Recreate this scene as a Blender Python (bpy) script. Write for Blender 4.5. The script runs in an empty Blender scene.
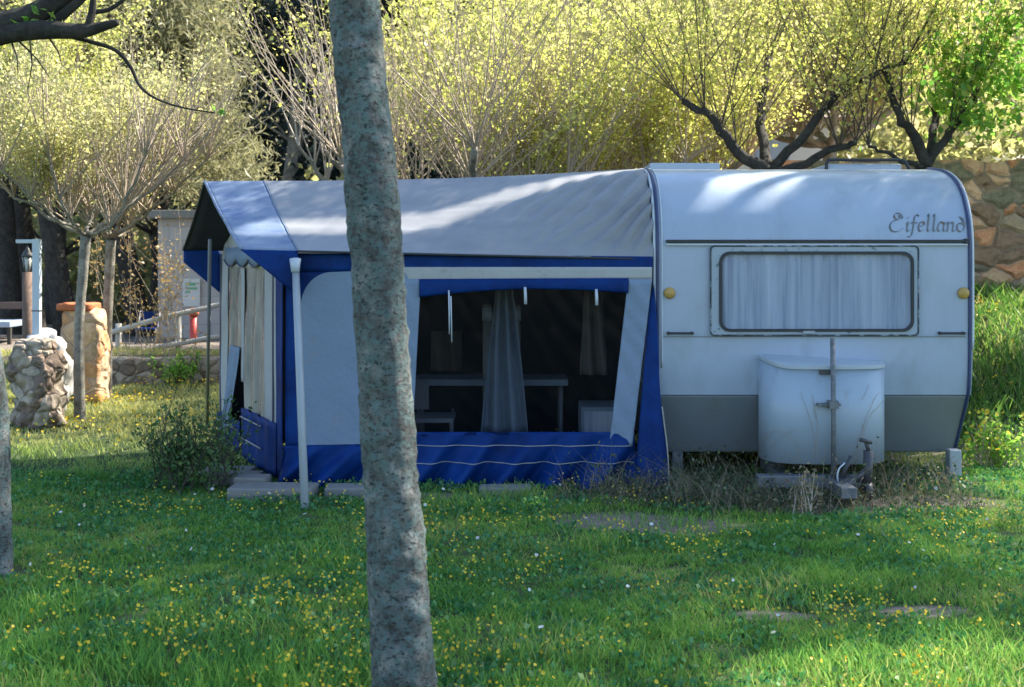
import bpy, bmesh, math, random
import numpy as np
from mathutils import Vector, noise as mnoise

random.seed(7)
rng = np.random.default_rng(7)
scene = bpy.context.scene
COL = scene.collection
F, CX, HY, H = 1300.0, 512.0, 255.0, 1.6          # focal length in pixels, centre column, horizon row, eye height


def P(px, py, Y):
    return Vector(((px - CX) * Y / F, Y, H + (HY - py) * Y / F))


SUN = Vector((0.60, 0.33, 0.74)).normalized()


# ------------------------------------------------------------------ materials
def newmat(name):
    m = bpy.data.materials.new(name)
    m.use_nodes = True
    nt = m.node_tree
    nt.nodes.clear()
    out = nt.nodes.new('ShaderNodeOutputMaterial')
    return m, nt, out


def ramp(nt, cols, fac=None, pos=None):
    r = nt.nodes.new('ShaderNodeValToRGB')
    e = r.color_ramp.elements
    n = len(cols)
    while len(e) < n:
        e.new(0.5)
    for i, c in enumerate(cols):
        e[i].position = pos[i] if pos else i / max(1, n - 1)
        e[i].color = (*c, 1)
    if fac is not None:
        nt.links.new(fac, r.inputs[0])
    return r


def noise_node(nt, scale, detail=5, rough=0.6, stretch=None):
    tc = nt.nodes.new('ShaderNodeTexCoord')
    n = nt.nodes.new('ShaderNodeTexNoise')
    n.inputs['Scale'].default_value = scale
    n.inputs['Detail'].default_value = detail
    n.inputs['Roughness'].default_value = rough
    if stretch:
        mp = nt.nodes.new('ShaderNodeMapping')
        mp.inputs['Scale'].default_value = stretch
        nt.links.new(tc.outputs['Object'], mp.inputs[0])
        nt.links.new(mp.outputs[0], n.inputs['Vector'])
    else:
        nt.links.new(tc.outputs['Object'], n.inputs['Vector'])
    return n


def bump(nt, h, strength, dist, normal=None):
    b = nt.nodes.new('ShaderNodeBump')
    b.inputs['Strength'].default_value = strength
    b.inputs['Distance'].default_value = dist
    nt.links.new(h, b.inputs['Height'])
    if normal is not None:
        nt.links.new(normal, b.inputs['Normal'])
    return b


def surf(name, cols, scale=8, rough=0.7, bmp=0.3, bdist=0.01, pos=None, metal=0, stretch=None, detail=6, bscale=None,
         spec=0.5, speck=None):
    m, nt, out = newmat(name)
    p = nt.nodes.new('ShaderNodeBsdfPrincipled')
    n = noise_node(nt, scale, detail, 0.65, stretch)
    r = ramp(nt, cols, n.outputs[0], pos)
    col = r.outputs[0]
    if speck:                                       # grime / spots over the base: (scale, lo, hi, colour)
        s2 = noise_node(nt, speck[0], 8, 0.7, stretch)
        r2 = ramp(nt, [(0, 0, 0), (1, 1, 1)], s2.outputs[0], [speck[1], speck[2]])
        mx = nt.nodes.new('ShaderNodeMix')
        mx.data_type = 'RGBA'
        nt.links.new(r2.outputs[0], mx.inputs[0])
        nt.links.new(col, mx.inputs[6])
        mx.inputs[7].default_value = (*speck[3], 1)
        col = mx.outputs[2]
    nt.links.new(col, p.inputs['Base Color'])
    p.inputs['Roughness'].default_value = rough
    p.inputs['Metallic'].default_value = metal
    p.inputs['Specular IOR Level'].default_value = spec
    if bmp:
        nb = noise_node(nt, bscale or scale * 2, 6, 0.65, stretch)
        b = bump(nt, nb.outputs[0], bmp, bdist)
        nt.links.new(b.outputs[0], p.inputs['Normal'])
    nt.links.new(p.outputs[0], out.inputs[0])
    return m


def leafmat(name, cols, trans=0.45, pos=None, tint=1.25):
    m, nt, out = newmat(name)
    g = nt.nodes.new('ShaderNodeNewGeometry')
    r = ramp(nt, cols, g.outputs['Random Per Island'], pos)
    d = nt.nodes.new('ShaderNodeBsdfDiffuse')
    t = nt.nodes.new('ShaderNodeBsdfTranslucent')
    gl = nt.nodes.new('ShaderNodeBsdfGlossy')
    gl.inputs['Roughness'].default_value = 0.45
    gl.inputs['Color'].default_value = (0.6, 0.6, 0.6, 1)
    nt.links.new(r.outputs[0], d.inputs[0])
    mul = nt.nodes.new('ShaderNodeMix')
    mul.data_type = 'RGBA'
    mul.blend_type = 'MULTIPLY'
    mul.inputs[0].default_value = 1
    nt.links.new(r.outputs[0], mul.inputs[6])
    mul.inputs[7].default_value = (tint, tint, tint * 0.88, 1)
    nt.links.new(mul.outputs[2], t.inputs[0])
    mx = nt.nodes.new('ShaderNodeMixShader')
    mx.inputs[0].default_value = trans
    nt.links.new(d.outputs[0], mx.inputs[1])
    nt.links.new(t.outputs[0], mx.inputs[2])
    m2 = nt.nodes.new('ShaderNodeMixShader')
    m2.inputs[0].default_value = 0.04
    nt.links.new(mx.outputs[0], m2.inputs[1])
    nt.links.new(gl.outputs[0], m2.inputs[2])
    nt.links.new(m2.outputs[0], out.inputs[0])
    return m


def sheermat(name, col, transp, rough=0.15, tint=(1, 1, 1), nscale=6, spec=0.5):
    """clear or cloudy plastic / glass: part see-through, part glossy film"""
    m, nt, out = newmat(name)
    tr = nt.nodes.new('ShaderNodeBsdfTransparent')
    tr.inputs[0].default_value = (*tint, 1)
    p = nt.nodes.new('ShaderNodeBsdfPrincipled')
    n = noise_node(nt, nscale, 4, 0.55, (1, 1, 0.5))
    r = ramp(nt, [tuple(c * 0.65 for c in col), col, tuple(min(1, c * 1.35) for c in col)], n.outputs[0], [0.3, 0.5, 0.7])
    nt.links.new(r.outputs[0], p.inputs['Base Color'])
    p.inputs['Roughness'].default_value = rough
    p.inputs['Specular IOR Level'].default_value = spec
    b = bump(nt, n.outputs[0], 0.35, 0.03)
    nt.links.new(b.outputs[0], p.inputs['Normal'])
    mx = nt.nodes.new('ShaderNodeMixShader')
    mx.inputs[0].default_value = 1 - transp
    nt.links.new(tr.outputs[0], mx.inputs[1])
    nt.links.new(p.outputs[0], mx.inputs[2])
    nt.links.new(mx.outputs[0], out.inputs[0])
    return m


def stonemat(name, cols, scale=3.0, mortar=(0.3, 0.27, 0.23), stretch=(1, 1, 1.6), bdist=0.05, edge=0.05):
    m, nt, out = newmat(name)
    tc = nt.nodes.new('ShaderNodeTexCoord')
    mp = nt.nodes.new('ShaderNodeMapping')
    mp.inputs['Scale'].default_value = stretch
    nt.links.new(tc.outputs['Object'], mp.inputs[0])
    wn = nt.nodes.new('ShaderNodeTexNoise')
    wn.inputs['Scale'].default_value = 3
    nt.links.new(mp.outputs[0], wn.inputs['Vector'])
    ad = nt.nodes.new('ShaderNodeVectorMath')
    ad.operation = 'MULTIPLY_ADD'
    nt.links.new(wn.outputs['Color'], ad.inputs[0])
    ad.inputs[1].default_value = (0.25, 0.25, 0.25)
    nt.links.new(mp.outputs[0], ad.inputs[2])
    v = nt.nodes.new('ShaderNodeTexVoronoi')
    v.inputs['Scale'].default_value = scale
    nt.links.new(ad.outputs[0], v.inputs['Vector'])
    ve = nt.nodes.new('ShaderNodeTexVoronoi')
    ve.feature = 'DISTANCE_TO_EDGE'
    ve.inputs['Scale'].default_value = scale
    nt.links.new(ad.outputs[0], ve.inputs['Vector'])
    sep = nt.nodes.new('ShaderNodeSeparateColor')
    nt.links.new(v.outputs['Color'], sep.inputs[0])
    r = ramp(nt, cols, sep.outputs[0])
    r.color_ramp.interpolation = 'CONSTANT'
    fn = noise_node(nt, 14, 10, 0.8)
    mm = nt.nodes.new('ShaderNodeMix')
    mm.data_type = 'RGBA'
    mm.blend_type = 'OVERLAY'
    mm.inputs[0].default_value = 1.0
    nt.links.new(r.outputs[0], mm.inputs[6])
    nt.links.new(fn.outputs[0], mm.inputs[7])
    er = ramp(nt, [(0, 0, 0), (1, 1, 1)], ve.outputs['Distance'], [edge * 0.3, edge])
    mx = nt.nodes.new('ShaderNodeMix')
    mx.data_type = 'RGBA'
    nt.links.new(er.outputs[0], mx.inputs[0])
    mx.inputs[6].default_value = (*mortar, 1)
    nt.links.new(mm.outputs[2], mx.inputs[7])
    p = nt.nodes.new('ShaderNodeBsdfPrincipled')
    p.inputs['Roughness'].default_value = 0.9
    nt.links.new(mx.outputs[2], p.inputs['Base Color'])
    hb = ramp(nt, [(0, 0, 0), (1, 1, 1)], ve.outputs['Distance'], [0, 0.2])
    b1 = bump(nt, hb.outputs[0], 0.8, bdist)
    b2 = bump(nt, fn.outputs[0], 0.5, 0.02, b1.outputs[0])
    nt.links.new(b2.outputs[0], p.inputs['Normal'])
    nt.links.new(p.outputs[0], out.inputs[0])
    return m


def barkmat(name, cols, lichen, dark, scale=14, p1=(0.32, 0.5, 0.68), p2=(0.5, 0.62), p3=(0.56, 0.66), s2=1.7, s3=2.6):
    m, nt, out = newmat(name)
    n1 = noise_node(nt, scale, 8, 0.7, (1, 1, 0.7))
    r1 = ramp(nt, cols, n1.outputs[0], p1)
    n2 = noise_node(nt, scale * s2, 6, 0.75)
    r2 = ramp(nt, [(0, 0, 0), (1, 1, 1)], n2.outputs[0], p2)
    m1 = nt.nodes.new('ShaderNodeMix')
    m1.data_type = 'RGBA'
    nt.links.new(r2.outputs[0], m1.inputs[0])
    nt.links.new(r1.outputs[0], m1.inputs[6])
    m1.inputs[7].default_value = (*lichen, 1)
    n3 = noise_node(nt, scale * s3, 7, 0.75, (1, 1, 1.8))
    r3 = ramp(nt, [(0, 0, 0), (1, 1, 1)], n3.outputs[0], p3)
    m2 = nt.nodes.new('ShaderNodeMix')
    m2.data_type = 'RGBA'
    nt.links.new(r3.outputs[0], m2.inputs[0])
    nt.links.new(m1.outputs[2], m2.inputs[6])
    m2.inputs[7].default_value = (*dark, 1)
    n4 = noise_node(nt, scale * 0.45, 5, 0.6, (1, 1, 1.5))
    r4 = ramp(nt, [(0.62, 0.62, 0.60), (1.0, 1.0, 1.0), (1.25, 1.22, 1.16)], n4.outputs[0], [0.3, 0.5, 0.7])
    m3 = nt.nodes.new('ShaderNodeMix')
    m3.data_type = 'RGBA'
    m3.blend_type = 'MULTIPLY'
    m3.inputs[0].default_value = 1
    nt.links.new(m2.outputs[2], m3.inputs[6])
    nt.links.new(r4.outputs[0], m3.inputs[7])
    m2 = m3
    p = nt.nodes.new('ShaderNodeBsdfPrincipled')
    p.inputs['Roughness'].default_value = 0.9
    nt.links.new(m2.outputs[2], p.inputs['Base Color'])
    b = bump(nt, n3.outputs[0], 0.9, 0.012)
    b2 = bump(nt, n1.outputs[0], 0.8, 0.02, b.outputs[0])
    nt.links.new(b2.outputs[0], p.inputs['Normal'])
    nt.links.new(p.outputs[0], out.inputs[0])
    return m


def stripemat(name, c1, c2, axis_scale, rough=0.85):
    """curtain cloth: soft colour variation"""
    return surf(name, [c1, c2], 3, rough, 0.2, 0.01, stretch=axis_scale)


MT = {}
MT['white_paint'] = surf('white caravan paint', [(0.345, 0.405, 0.505), (0.40, 0.46, 0.56)], 1.6, 0.28, 0.05, 0.004,
                         speck=(3.5, 0.50, 0.72, (0.31, 0.355, 0.42)), stretch=(1, 1, 0.45), pos=[0.35, 0.65])
MT['grey_band'] = surf('weathered grey panel', [(0.16, 0.185, 0.215), (0.205, 0.23, 0.26), (0.18, 0.195, 0.21)], 3, 0.55, 0.15, 0.004,
                       speck=(6, 0.55, 0.8, (0.17, 0.19, 0.17)))
MT['box_white'] = surf('box white', [(0.31, 0.38, 0.46), (0.37, 0.44, 0.51)], 2.5, 0.4, 0.08, 0.004,
                       speck=(9, 0.56, 0.75, (0.25, 0.27, 0.26)), stretch=(1, 1, 0.35))
MT['black_rubber'] = surf('black rubber', [(0.015, 0.015, 0.018), (0.04, 0.045, 0.05)], 20, 0.6, 0.2)
MT['seal'] = surf('mouldy window seal', [(0.02, 0.025, 0.03), (0.10, 0.13, 0.13), (0.34, 0.39, 0.44)], 18, 0.6, 0.4, 0.005, pos=[0.24, 0.33, 0.41])
MT['mould'] = surf('perished sealant', [(0.03, 0.035, 0.04), (0.07, 0.085, 0.09), (0.26, 0.30, 0.33)], 16, 0.7, 0.4, 0.005, pos=[0.4, 0.52, 0.6])
MT['navy_trim'] = surf('navy trim', [(0.02, 0.035, 0.10), (0.04, 0.06, 0.15)], 10, 0.4, 0.1)
MT['white_trim'] = surf('white trim', [(0.42, 0.47, 0.53), (0.58, 0.62, 0.66)], 8, 0.4, 0.1)
MT['amber'] = surf('amber plastic', [(0.40, 0.24, 0.05), (0.50, 0.32, 0.09)], 15, 0.4, 0.1)
MT['rust_steel'] = surf('rusting steel', [(0.10, 0.11, 0.12), (0.20, 0.21, 0.22), (0.16, 0.09, 0.05)], 14, 0.6, 0.3, pos=[0.35, 0.55, 0.7], metal=0.3)
MT['dark_metal'] = surf('dark metal', [(0.03, 0.03, 0.035), (0.08, 0.08, 0.085)], 14, 0.5, 0.2)
MT['pole_white'] = surf('white pole', [(0.29, 0.32, 0.345), (0.38, 0.41, 0.43)], 9, 0.45, 0.1, speck=(16, 0.58, 0.72, (0.3, 0.32, 0.3)))
MT['pole_grey'] = surf('grey pole', [(0.16, 0.16, 0.17), (0.26, 0.26, 0.27)], 9, 0.5, 0.1)
MT['roof_cloth'] = surf('grey awning cloth', [(0.205, 0.212, 0.232), (0.25, 0.255, 0.27), (0.28, 0.283, 0.29)], 3.2, 0.5, 0.25, 0.012,
                        pos=[0.3, 0.5, 0.7], bscale=5, stretch=(0.5, 1, 1), speck=(5, 0.58, 0.78, (0.23, 0.22, 0.215)))
MT['grey_cloth'] = surf('grey wall cloth', [(0.165, 0.225, 0.315), (0.22, 0.28, 0.37)], 3, 0.8, 0.6, 0.035, bscale=4,
                        speck=(5, 0.58, 0.80, (0.23, 0.24, 0.25)))
MT['pale_cloth'] = surf('weathered sunlit cloth', [(0.34, 0.34, 0.34), (0.46, 0.455, 0.435)], 5, 0.8, 0.35, 0.015,
                        speck=(10, 0.56, 0.75, (0.24, 0.235, 0.22)))  # own wear, plus sunlight reflected on the gable put into the pale tone
MT['blue_cloth'] = surf('blue awning cloth', [(0.001, 0.014, 0.080), (0.002, 0.029, 0.15), (0.004, 0.042, 0.20)], 3.5, 0.6, 0.45, 0.02,
                        pos=[0.3, 0.5, 0.7], bscale=6, spec=0.15, speck=(8, 0.60, 0.80, (0.006, 0.014, 0.05)))
MT['faded_blue'] = surf('faded blue awning cloth', [(0.10, 0.155, 0.27), (0.185, 0.235, 0.32), (0.05, 0.10, 0.23)], 4, 0.5, 0.3, 0.012,
                        pos=[0.3, 0.5, 0.72], bscale=6, stretch=(0.6, 1, 1.5))
MT['shaded_cloth'] = surf('dark awning lining', [(0.012, 0.014, 0.024), (0.030, 0.034, 0.045)], 4, 0.9, 0.2)  # shade inside the awning put into a near-black cloth colour
MT['coat'] = surf('brown cloth', [(0.11, 0.095, 0.075), (0.22, 0.19, 0.155)], 5, 0.9, 0.4, 0.02)
MT['piping'] = surf('cream piping', [(0.26, 0.25, 0.23), (0.44, 0.42, 0.39)], 20, 0.7, 0.1)
MT['dark_window'] = sheermat('tinted window film', (0.008, 0.012, 0.020), 0.82, 0.16, (0.68, 0.71, 0.76), 4, 0.30)
MT['clear_film'] = sheermat('cloudy clear film', (0.54, 0.50, 0.44), 0.42, 0.12, (0.9, 0.87, 0.8), 5)  # cloudy plastic; its tan tone carries the reflected sunlit lawn
MT['glass'] = sheermat('caravan window pane', (0.16, 0.19, 0.25), 0.84, 0.06, (0.92, 0.95, 1.0), 2)
MT['curtain'] = surf('pale curtain', [(0.26, 0.29, 0.36), (0.48, 0.51, 0.57), (0.62, 0.64, 0.68)], 2.2, 0.9, 0.2, stretch=(6, 1, 0.25), pos=[0.3, 0.5, 0.7])  # vertical tone bands put the shading of the folds into the colour
MT['inner_cloth'] = surf('inner curtain', [(0.17, 0.21, 0.26), (0.34, 0.38, 0.42)], 5, 0.9, 0.4, 0.02)
MT['vent'] = surf('vent plastic', [(0.36, 0.41, 0.46), (0.44, 0.49, 0.53)], 6, 0.3, 0.05)
MT['slab'] = surf('concrete slab', [(0.13, 0.125, 0.115), (0.23, 0.22, 0.205), (0.18, 0.16, 0.14)], 9, 0.9, 0.5, 0.02)
MT['lantern_glass'] = surf('lantern glass', [(0.45, 0.47, 0.44), (0.6, 0.6, 0.56)], 8, 0.3, 0.05)
MT['lamp_post'] = surf('brown post', [(0.12, 0.075, 0.055), (0.20, 0.13, 0.10)], 12, 0.8, 0.5, 0.02)
MT['galv'] = surf('pale blue steel', [(0.42, 0.50, 0.58), (0.55, 0.62, 0.68)], 7, 0.45, 0.1)
MT['stone_grey'] = stonemat('tan rubble stone', [(0.22, 0.16, 0.12), (0.36, 0.29, 0.22), (0.46, 0.38, 0.30), (0.26, 0.19, 0.14)], 6.5,
                            (0.20, 0.155, 0.12), (1, 1, 1.2), 0.03)
MT['stone_orange'] = stonemat('orange masonry', [(0.58, 0.30, 0.14), (0.66, 0.42, 0.24), (0.55, 0.36, 0.22), (0.62, 0.30, 0.12)], 3.2,
                              (0.45, 0.30, 0.2), (1, 1, 1.6), 0.03)
MT['stone_wall'] = stonemat('orange and grey wall stone', [(0.34, 0.20, 0.12), (0.76, 0.33, 0.16), (0.52, 0.35, 0.22), (0.74, 0.42, 0.24), (0.26, 0.21, 0.13),
                                                            (0.62, 0.28, 0.13)], 3.6, (0.36, 0.25, 0.17), (1, 1, 1.45), 0.06)
MT['terracotta'] = surf('terracotta slab', [(0.42, 0.11, 0.04), (0.52, 0.17, 0.07)], 9, 0.8, 0.3)
MT['white_rock'] = surf('white rock', [(0.42, 0.40, 0.38), (0.62, 0.60, 0.57)], 5, 0.9, 0.5, 0.03)
MT['red_paint'] = surf('red paint', [(0.42, 0.03, 0.03), (0.52, 0.06, 0.05)], 9, 0.5, 0.1)
MT['green_paint'] = surf('green paint', [(0.10, 0.32, 0.16), (0.16, 0.42, 0.22)], 9, 0.5, 0.1)
MT['wood_grey'] = surf('weathered rail wood', [(0.42, 0.40, 0.36), (0.58, 0.55, 0.50)], 9, 0.85, 0.3, stretch=(0.3, 2, 2))
MT['table_blue'] = surf('pale blue table top', [(0.26, 0.33, 0.44), (0.36, 0.43, 0.54)], 6, 0.5, 0.1)
MT['dark_wood'] = surf('dark table leg', [(0.03, 0.028, 0.025), (0.07, 0.06, 0.05)], 8, 0.8, 0.2)
MT['plaster'] = surf('pale house wall', [(0.52, 0.52, 0.52), (0.68, 0.68, 0.67)], 2, 0.9, 0.2)
MT['roof_tile'] = surf('grey brown roof', [(0.20, 0.16, 0.13), (0.32, 0.26, 0.22)], 5, 0.9, 0.4, stretch=(1, 1, 4))
# block wall with courses
m, nt, out = newmat('grey block wall')
tc = nt.nodes.new('ShaderNodeTexCoord')
mp = nt.nodes.new('ShaderNodeMapping')
mp.inputs['Rotation'].default_value = (math.radians(90), 0, 0)
nt.links.new(tc.outputs['Object'], mp.inputs[0])
br = nt.nodes.new('ShaderNodeTexBrick')
br.inputs['Scale'].default_value = 1.0
br.inputs['Color1'].default_value = (0.40, 0.37, 0.36, 1)
br.inputs['Color2'].default_value = (0.46, 0.43, 0.42, 1)
br.inputs['Mortar'].default_value = (0.34, 0.32, 0.31, 1)
br.inputs['Brick Width'].default_value = 0.42
br.inputs['Row Height'].default_value = 0.21
br.inputs['Mortar Size'].default_value = 0.008
nt.links.new(mp.outputs[0], br.inputs['Vector'])
p = nt.nodes.new('ShaderNodeBsdfPrincipled')
p.inputs['Roughness'].default_value = 0.9
nt.links.new(br.outputs['Color'], p.inputs['Base Color'])
nt.links.new(p.outputs[0], out.inputs[0])
MT['block'] = m

MT['bark_front'] = barkmat('lichen covered bark', [(0.05, 0.048, 0.045), (0.13, 0.13, 0.122), (0.30, 0.30, 0.285)], (0.125, 0.18, 0.175), (0.03, 0.033, 0.031), 11, (0.36, 0.5, 0.64), (0.46, 0.56), (0.535, 0.59), 2.6, 4.4)
MT['bark_grey'] = barkmat('grey bark', [(0.15, 0.125, 0.10), (0.26, 0.23, 0.19), (0.36, 0.33, 0.28)], (0.28, 0.29, 0.24), (0.08, 0.065, 0.05), 12)
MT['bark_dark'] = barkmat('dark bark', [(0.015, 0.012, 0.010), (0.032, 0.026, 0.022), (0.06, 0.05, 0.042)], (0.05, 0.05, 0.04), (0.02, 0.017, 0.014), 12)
MT['shoot'] = surf('young shoots', [(0.27, 0.205, 0.145), (0.46, 0.38, 0.29)], 6, 0.8, 0.0)
MT['shoot_pale'] = surf('pale bare shoots', [(0.36, 0.30, 0.25), (0.52, 0.46, 0.40)], 6, 0.8, 0.0)
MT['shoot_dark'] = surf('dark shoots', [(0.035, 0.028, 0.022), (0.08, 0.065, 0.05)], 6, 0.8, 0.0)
MT['leaf_yellow'] = leafmat('young yellow leaves', [(0.25, 0.30, 0.07), (0.42, 0.45, 0.11), (0.56, 0.56, 0.17), (0.40, 0.36, 0.20), (0.50, 0.51, 0.12)], 0.62, None, 1.5)
MT['leaf_olive'] = leafmat('olive spring leaves', [(0.24, 0.27, 0.12), (0.40, 0.40, 0.18), (0.50, 0.49, 0.20), (0.40, 0.36, 0.25), (0.46, 0.46, 0.15)], 0.6, None, 1.5)
MT['leaf_green'] = leafmat('bright green leaves', [(0.09, 0.22, 0.03), (0.16, 0.36, 0.05), (0.27, 0.45, 0.08), (0.36, 0.42, 0.10)], 0.6, None, 1.5)
MT['leaf_dark'] = leafmat('dark leaves', [(0.02, 0.045, 0.012), (0.035, 0.075, 0.02), (0.055, 0.10, 0.03)], 0.3)
MT['leaf_mid'] = leafmat('mid green leaves', [(0.03, 0.08, 0.025), (0.06, 0.14, 0.04), (0.10, 0.20, 0.06), (0.18, 0.22, 0.08)], 0.35)
MT['leaf_orange'] = leafmat('withered orange leaves', [(0.30, 0.19, 0.08), (0.44, 0.30, 0.12), (0.48, 0.38, 0.18), (0.34, 0.15, 0.06)], 0.4)
MT['needle_olive'] = leafmat('sunlit pine needles', [(0.16, 0.165, 0.09), (0.28, 0.27, 0.15), (0.36, 0.34, 0.20), (0.22, 0.22, 0.12)], 0.4)  # sunlight on these pines is put into the paler needle colour
MT['needle_shaded'] = leafmat('shaded pine needles', [(0.010, 0.020, 0.018), (0.020, 0.036, 0.032), (0.03, 0.05, 0.042)], 0.15)  # shade among the far pines is put into the needle colour
MT['wood_mass'] = leafmat('woodland leaves', [(0.16, 0.17, 0.08), (0.30, 0.31, 0.13), (0.44, 0.43, 0.18), (0.32, 0.29, 0.19)], 0.6, None, 1.4)
MT['petal'] = leafmat('yellow petals', [(0.62, 0.40, 0.02), (0.72, 0.52, 0.03), (0.75, 0.60, 0.05)], 0.3)
MT['petal_white'] = leafmat('white petals', [(0.6, 0.6, 0.6), (0.75, 0.75, 0.72)], 0.3)
MT['dry_stem'] = leafmat('dry stems', [(0.20, 0.16, 0.10), (0.34, 0.28, 0.19), (0.14, 0.12, 0.08), (0.09, 0.12, 0.05)], 0.3)


def grassmat():
    m, nt, out = newmat('lawn grass blades')
    g = nt.nodes.new('ShaderNodeNewGeometry')
    n = nt.nodes.new('ShaderNodeTexNoise')
    n.inputs['Scale'].default_value = 0.9
    n.inputs['Detail'].default_value = 5
    nt.links.new(g.outputs['Position'], n.inputs['Vector'])
    ad = nt.nodes.new('ShaderNodeMath')
    ad.operation = 'MULTIPLY_ADD'
    nt.links.new(g.outputs['Random Per Island'], ad.inputs[0])
    ad.inputs[1].default_value = 0.45
    nt.links.new(n.outputs[0], ad.inputs[2])
    r = ramp(nt, [(0.060, 0.165, 0.048), (0.135, 0.33, 0.066), (0.24, 0.44, 0.085), (0.38, 0.47, 0.12), (0.48, 0.44, 0.20)],
             ad.outputs[0], [0.35, 0.58, 0.78, 0.93, 1.0])
    # the far meadow is dry, yellowish grass, its sunlight partly put into the colour
    sp = nt.nodes.new('ShaderNodeSeparateXYZ')
    nt.links.new(g.outputs['Position'], sp.inputs[0])
    mr = nt.nodes.new('ShaderNodeMapRange')
    mr.inputs[1].default_value = 9.2
    mr.inputs[2].default_value = 11.5
    nt.links.new(sp.outputs[1], mr.inputs[0])
    r2 = ramp(nt, [(0.28, 0.33, 0.08), (0.52, 0.52, 0.17), (0.64, 0.60, 0.27), (0.34, 0.39, 0.11)], ad.outputs[0], [0.4, 0.65, 0.85, 1.0])
    mx = nt.nodes.new('ShaderNodeMix')
    mx.data_type = 'RGBA'
    nt.links.new(mr.outputs[0], mx.inputs[0])
    nt.links.new(r.outputs[0], mx.inputs[6])
    nt.links.new(r2.outputs[0], mx.inputs[7])
    d = nt.nodes.new('ShaderNodeBsdfDiffuse')
    t = nt.nodes.new('ShaderNodeBsdfTranslucent')
    nt.links.new(mx.outputs[2], d.inputs[0])
    nt.links.new(mx.outputs[2], t.inputs[0])
    ms = nt.nodes.new('ShaderNodeMixShader')
    ms.inputs[0].default_value = 0.4
    nt.links.new(d.outputs[0], ms.inputs[1])
    nt.links.new(t.outputs[0], ms.inputs[2])
    nt.links.new(ms.outputs[0], out.inputs[0])
    return m


MT['grass'] = grassmat()
MT['clover'] = leafmat('low clover leaves', [(0.03, 0.13, 0.045), (0.06, 0.22, 0.07), (0.10, 0.28, 0.085), (0.17, 0.28, 0.09)], 0.3)
MT['scrub'] = leafmat('scrub leaves', [(0.03, 0.06, 0.03), (0.06, 0.11, 0.05), (0.11, 0.15, 0.08), (0.16, 0.17, 0.10)], 0.3)
MT['bank_grass'] = leafmat('long bank grass', [(0.05, 0.14, 0.025), (0.10, 0.24, 0.04), (0.19, 0.33, 0.06), (0.32, 0.34, 0.13)], 0.5)

# ------------------------------------------------------------------ object helpers
WORLD = {}


def root(name, label, cat, loc, group=None):
    o = bpy.data.objects.new(name, None)
    COL.objects.link(o)
    o.location = loc
    o['label'] = label
    o['category'] = cat
    if group:
        o['group'] = group
    WORLD[o] = Vector(loc)
    return o


def obj(name, data, mat, parent=None, smooth=True, origin=None):
    """data = (verts, faces) in world space; one mesh object, placed under its parent"""
    vs, fs = data
    base = WORLD[parent] if parent else Vector(origin or (0, 0, 0))
    me = bpy.data.meshes.new(name)
    if isinstance(vs, np.ndarray):
        vv = vs - np.array(base)
        me.vertices.add(len(vv))
        me.vertices.foreach_set('co', vv.astype(np.float32).ravel())
        k = fs.shape[1]
        me.loops.add(fs.size)
        me.loops.foreach_set('vertex_index', fs.astype(np.int32).ravel())
        me.polygons.add(len(fs))
        me.polygons.foreach_set('loop_start', np.arange(0, fs.size, k, dtype=np.int32))
        me.update(calc_edges=True)
        me.validate()
    else:
        me.from_pydata([tuple(Vector(v) - base) for v in vs], [], fs)
        bm = bmesh.new()
        bm.from_mesh(me)
        bmesh.ops.recalc_face_normals(bm, faces=bm.faces)
        bm.to_mesh(me)
        bm.free()
    if smooth:
        me.polygons.foreach_set('use_smooth', [True] * len(me.polygons))
    me.materials.append(MT[mat])
    o = bpy.data.objects.new(name, me)
    COL.objects.link(o)
    if parent:
        o.parent = parent
    else:
        o.location = base
    WORLD[o] = Vector(base)
    return o


def tag(o, label, cat, group=None):
    o['label'] = label
    o['category'] = cat
    if group:
        o['group'] = group
    return o


def solid(o, t=0.004, off=0):
    md = o.modifiers.new('thickness', 'SOLIDIFY')
    md.thickness = t
    md.offset = off
    return o


def bevel(o, w=0.006, seg=2):
    md = o.modifiers.new('bevel', 'BEVEL')
    md.width = w
    md.segments = seg
    md.limit_method = 'ANGLE'
    for p_ in o.data.polygons:
        p_.use_smooth = False
    return o


def soft_edges(o, deg=32):
    o.data.polygons.foreach_set('use_smooth', [True] * len(o.data.polygons))
    o.data.set_sharp_from_angle(angle=math.radians(deg))
    return o


def join(*ds):
    V, Fc = [], []
    for vs, fs in ds:
        n = len(V)
        V += [Vector(v) for v in vs]
        Fc += [tuple(i + n for i in f) for f in fs]
    return V, Fc


def box(x0, x1, y0, y1, z0, z1):
    vs = [(x, y, z) for x in (x0, x1) for y in (y0, y1) for z in (z0, z1)]
    return vs, [(0, 1, 3, 2), (4, 6, 7, 5), (0, 4, 5, 1), (2, 3, 7, 6), (0, 2, 6, 4), (1, 5, 7, 3)]


def tube(pts, radii, k=8, cap=True):
    pts = [Vector(p) for p in pts]
    if not hasattr(radii, '__len__'):
        radii = [radii] * len(pts)
    vs, fs = [], []
    n = len(pts)
    prev = None
    for i, p in enumerate(pts):
        t = (pts[min(i + 1, n - 1)] - pts[max(i - 1, 0)]).normalized()
        if prev is None:
            a = Vector((0, 1, 0)) if abs(t.y) < 0.9 else Vector((1, 0, 0))
        else:
            a = prev
        u = (a - t * a.dot(t)).normalized()
        prev = u
        w = t.cross(u)
        for j in range(k):
            an = 2 * math.pi * j / k
            vs.append(p + (u * math.cos(an) + w * math.sin(an)) * radii[i])
    for i in range(n - 1):
        for j in range(k):
            j2 = (j + 1) % k
            fs.append((i * k + j, i * k + j2, (i + 1) * k + j2, (i + 1) * k + j))
    if cap:
        fs.append(tuple(range(k - 1, -1, -1)))
        fs.append(tuple((n - 1) * k + j for j in range(k)))
    return vs, fs


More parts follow.
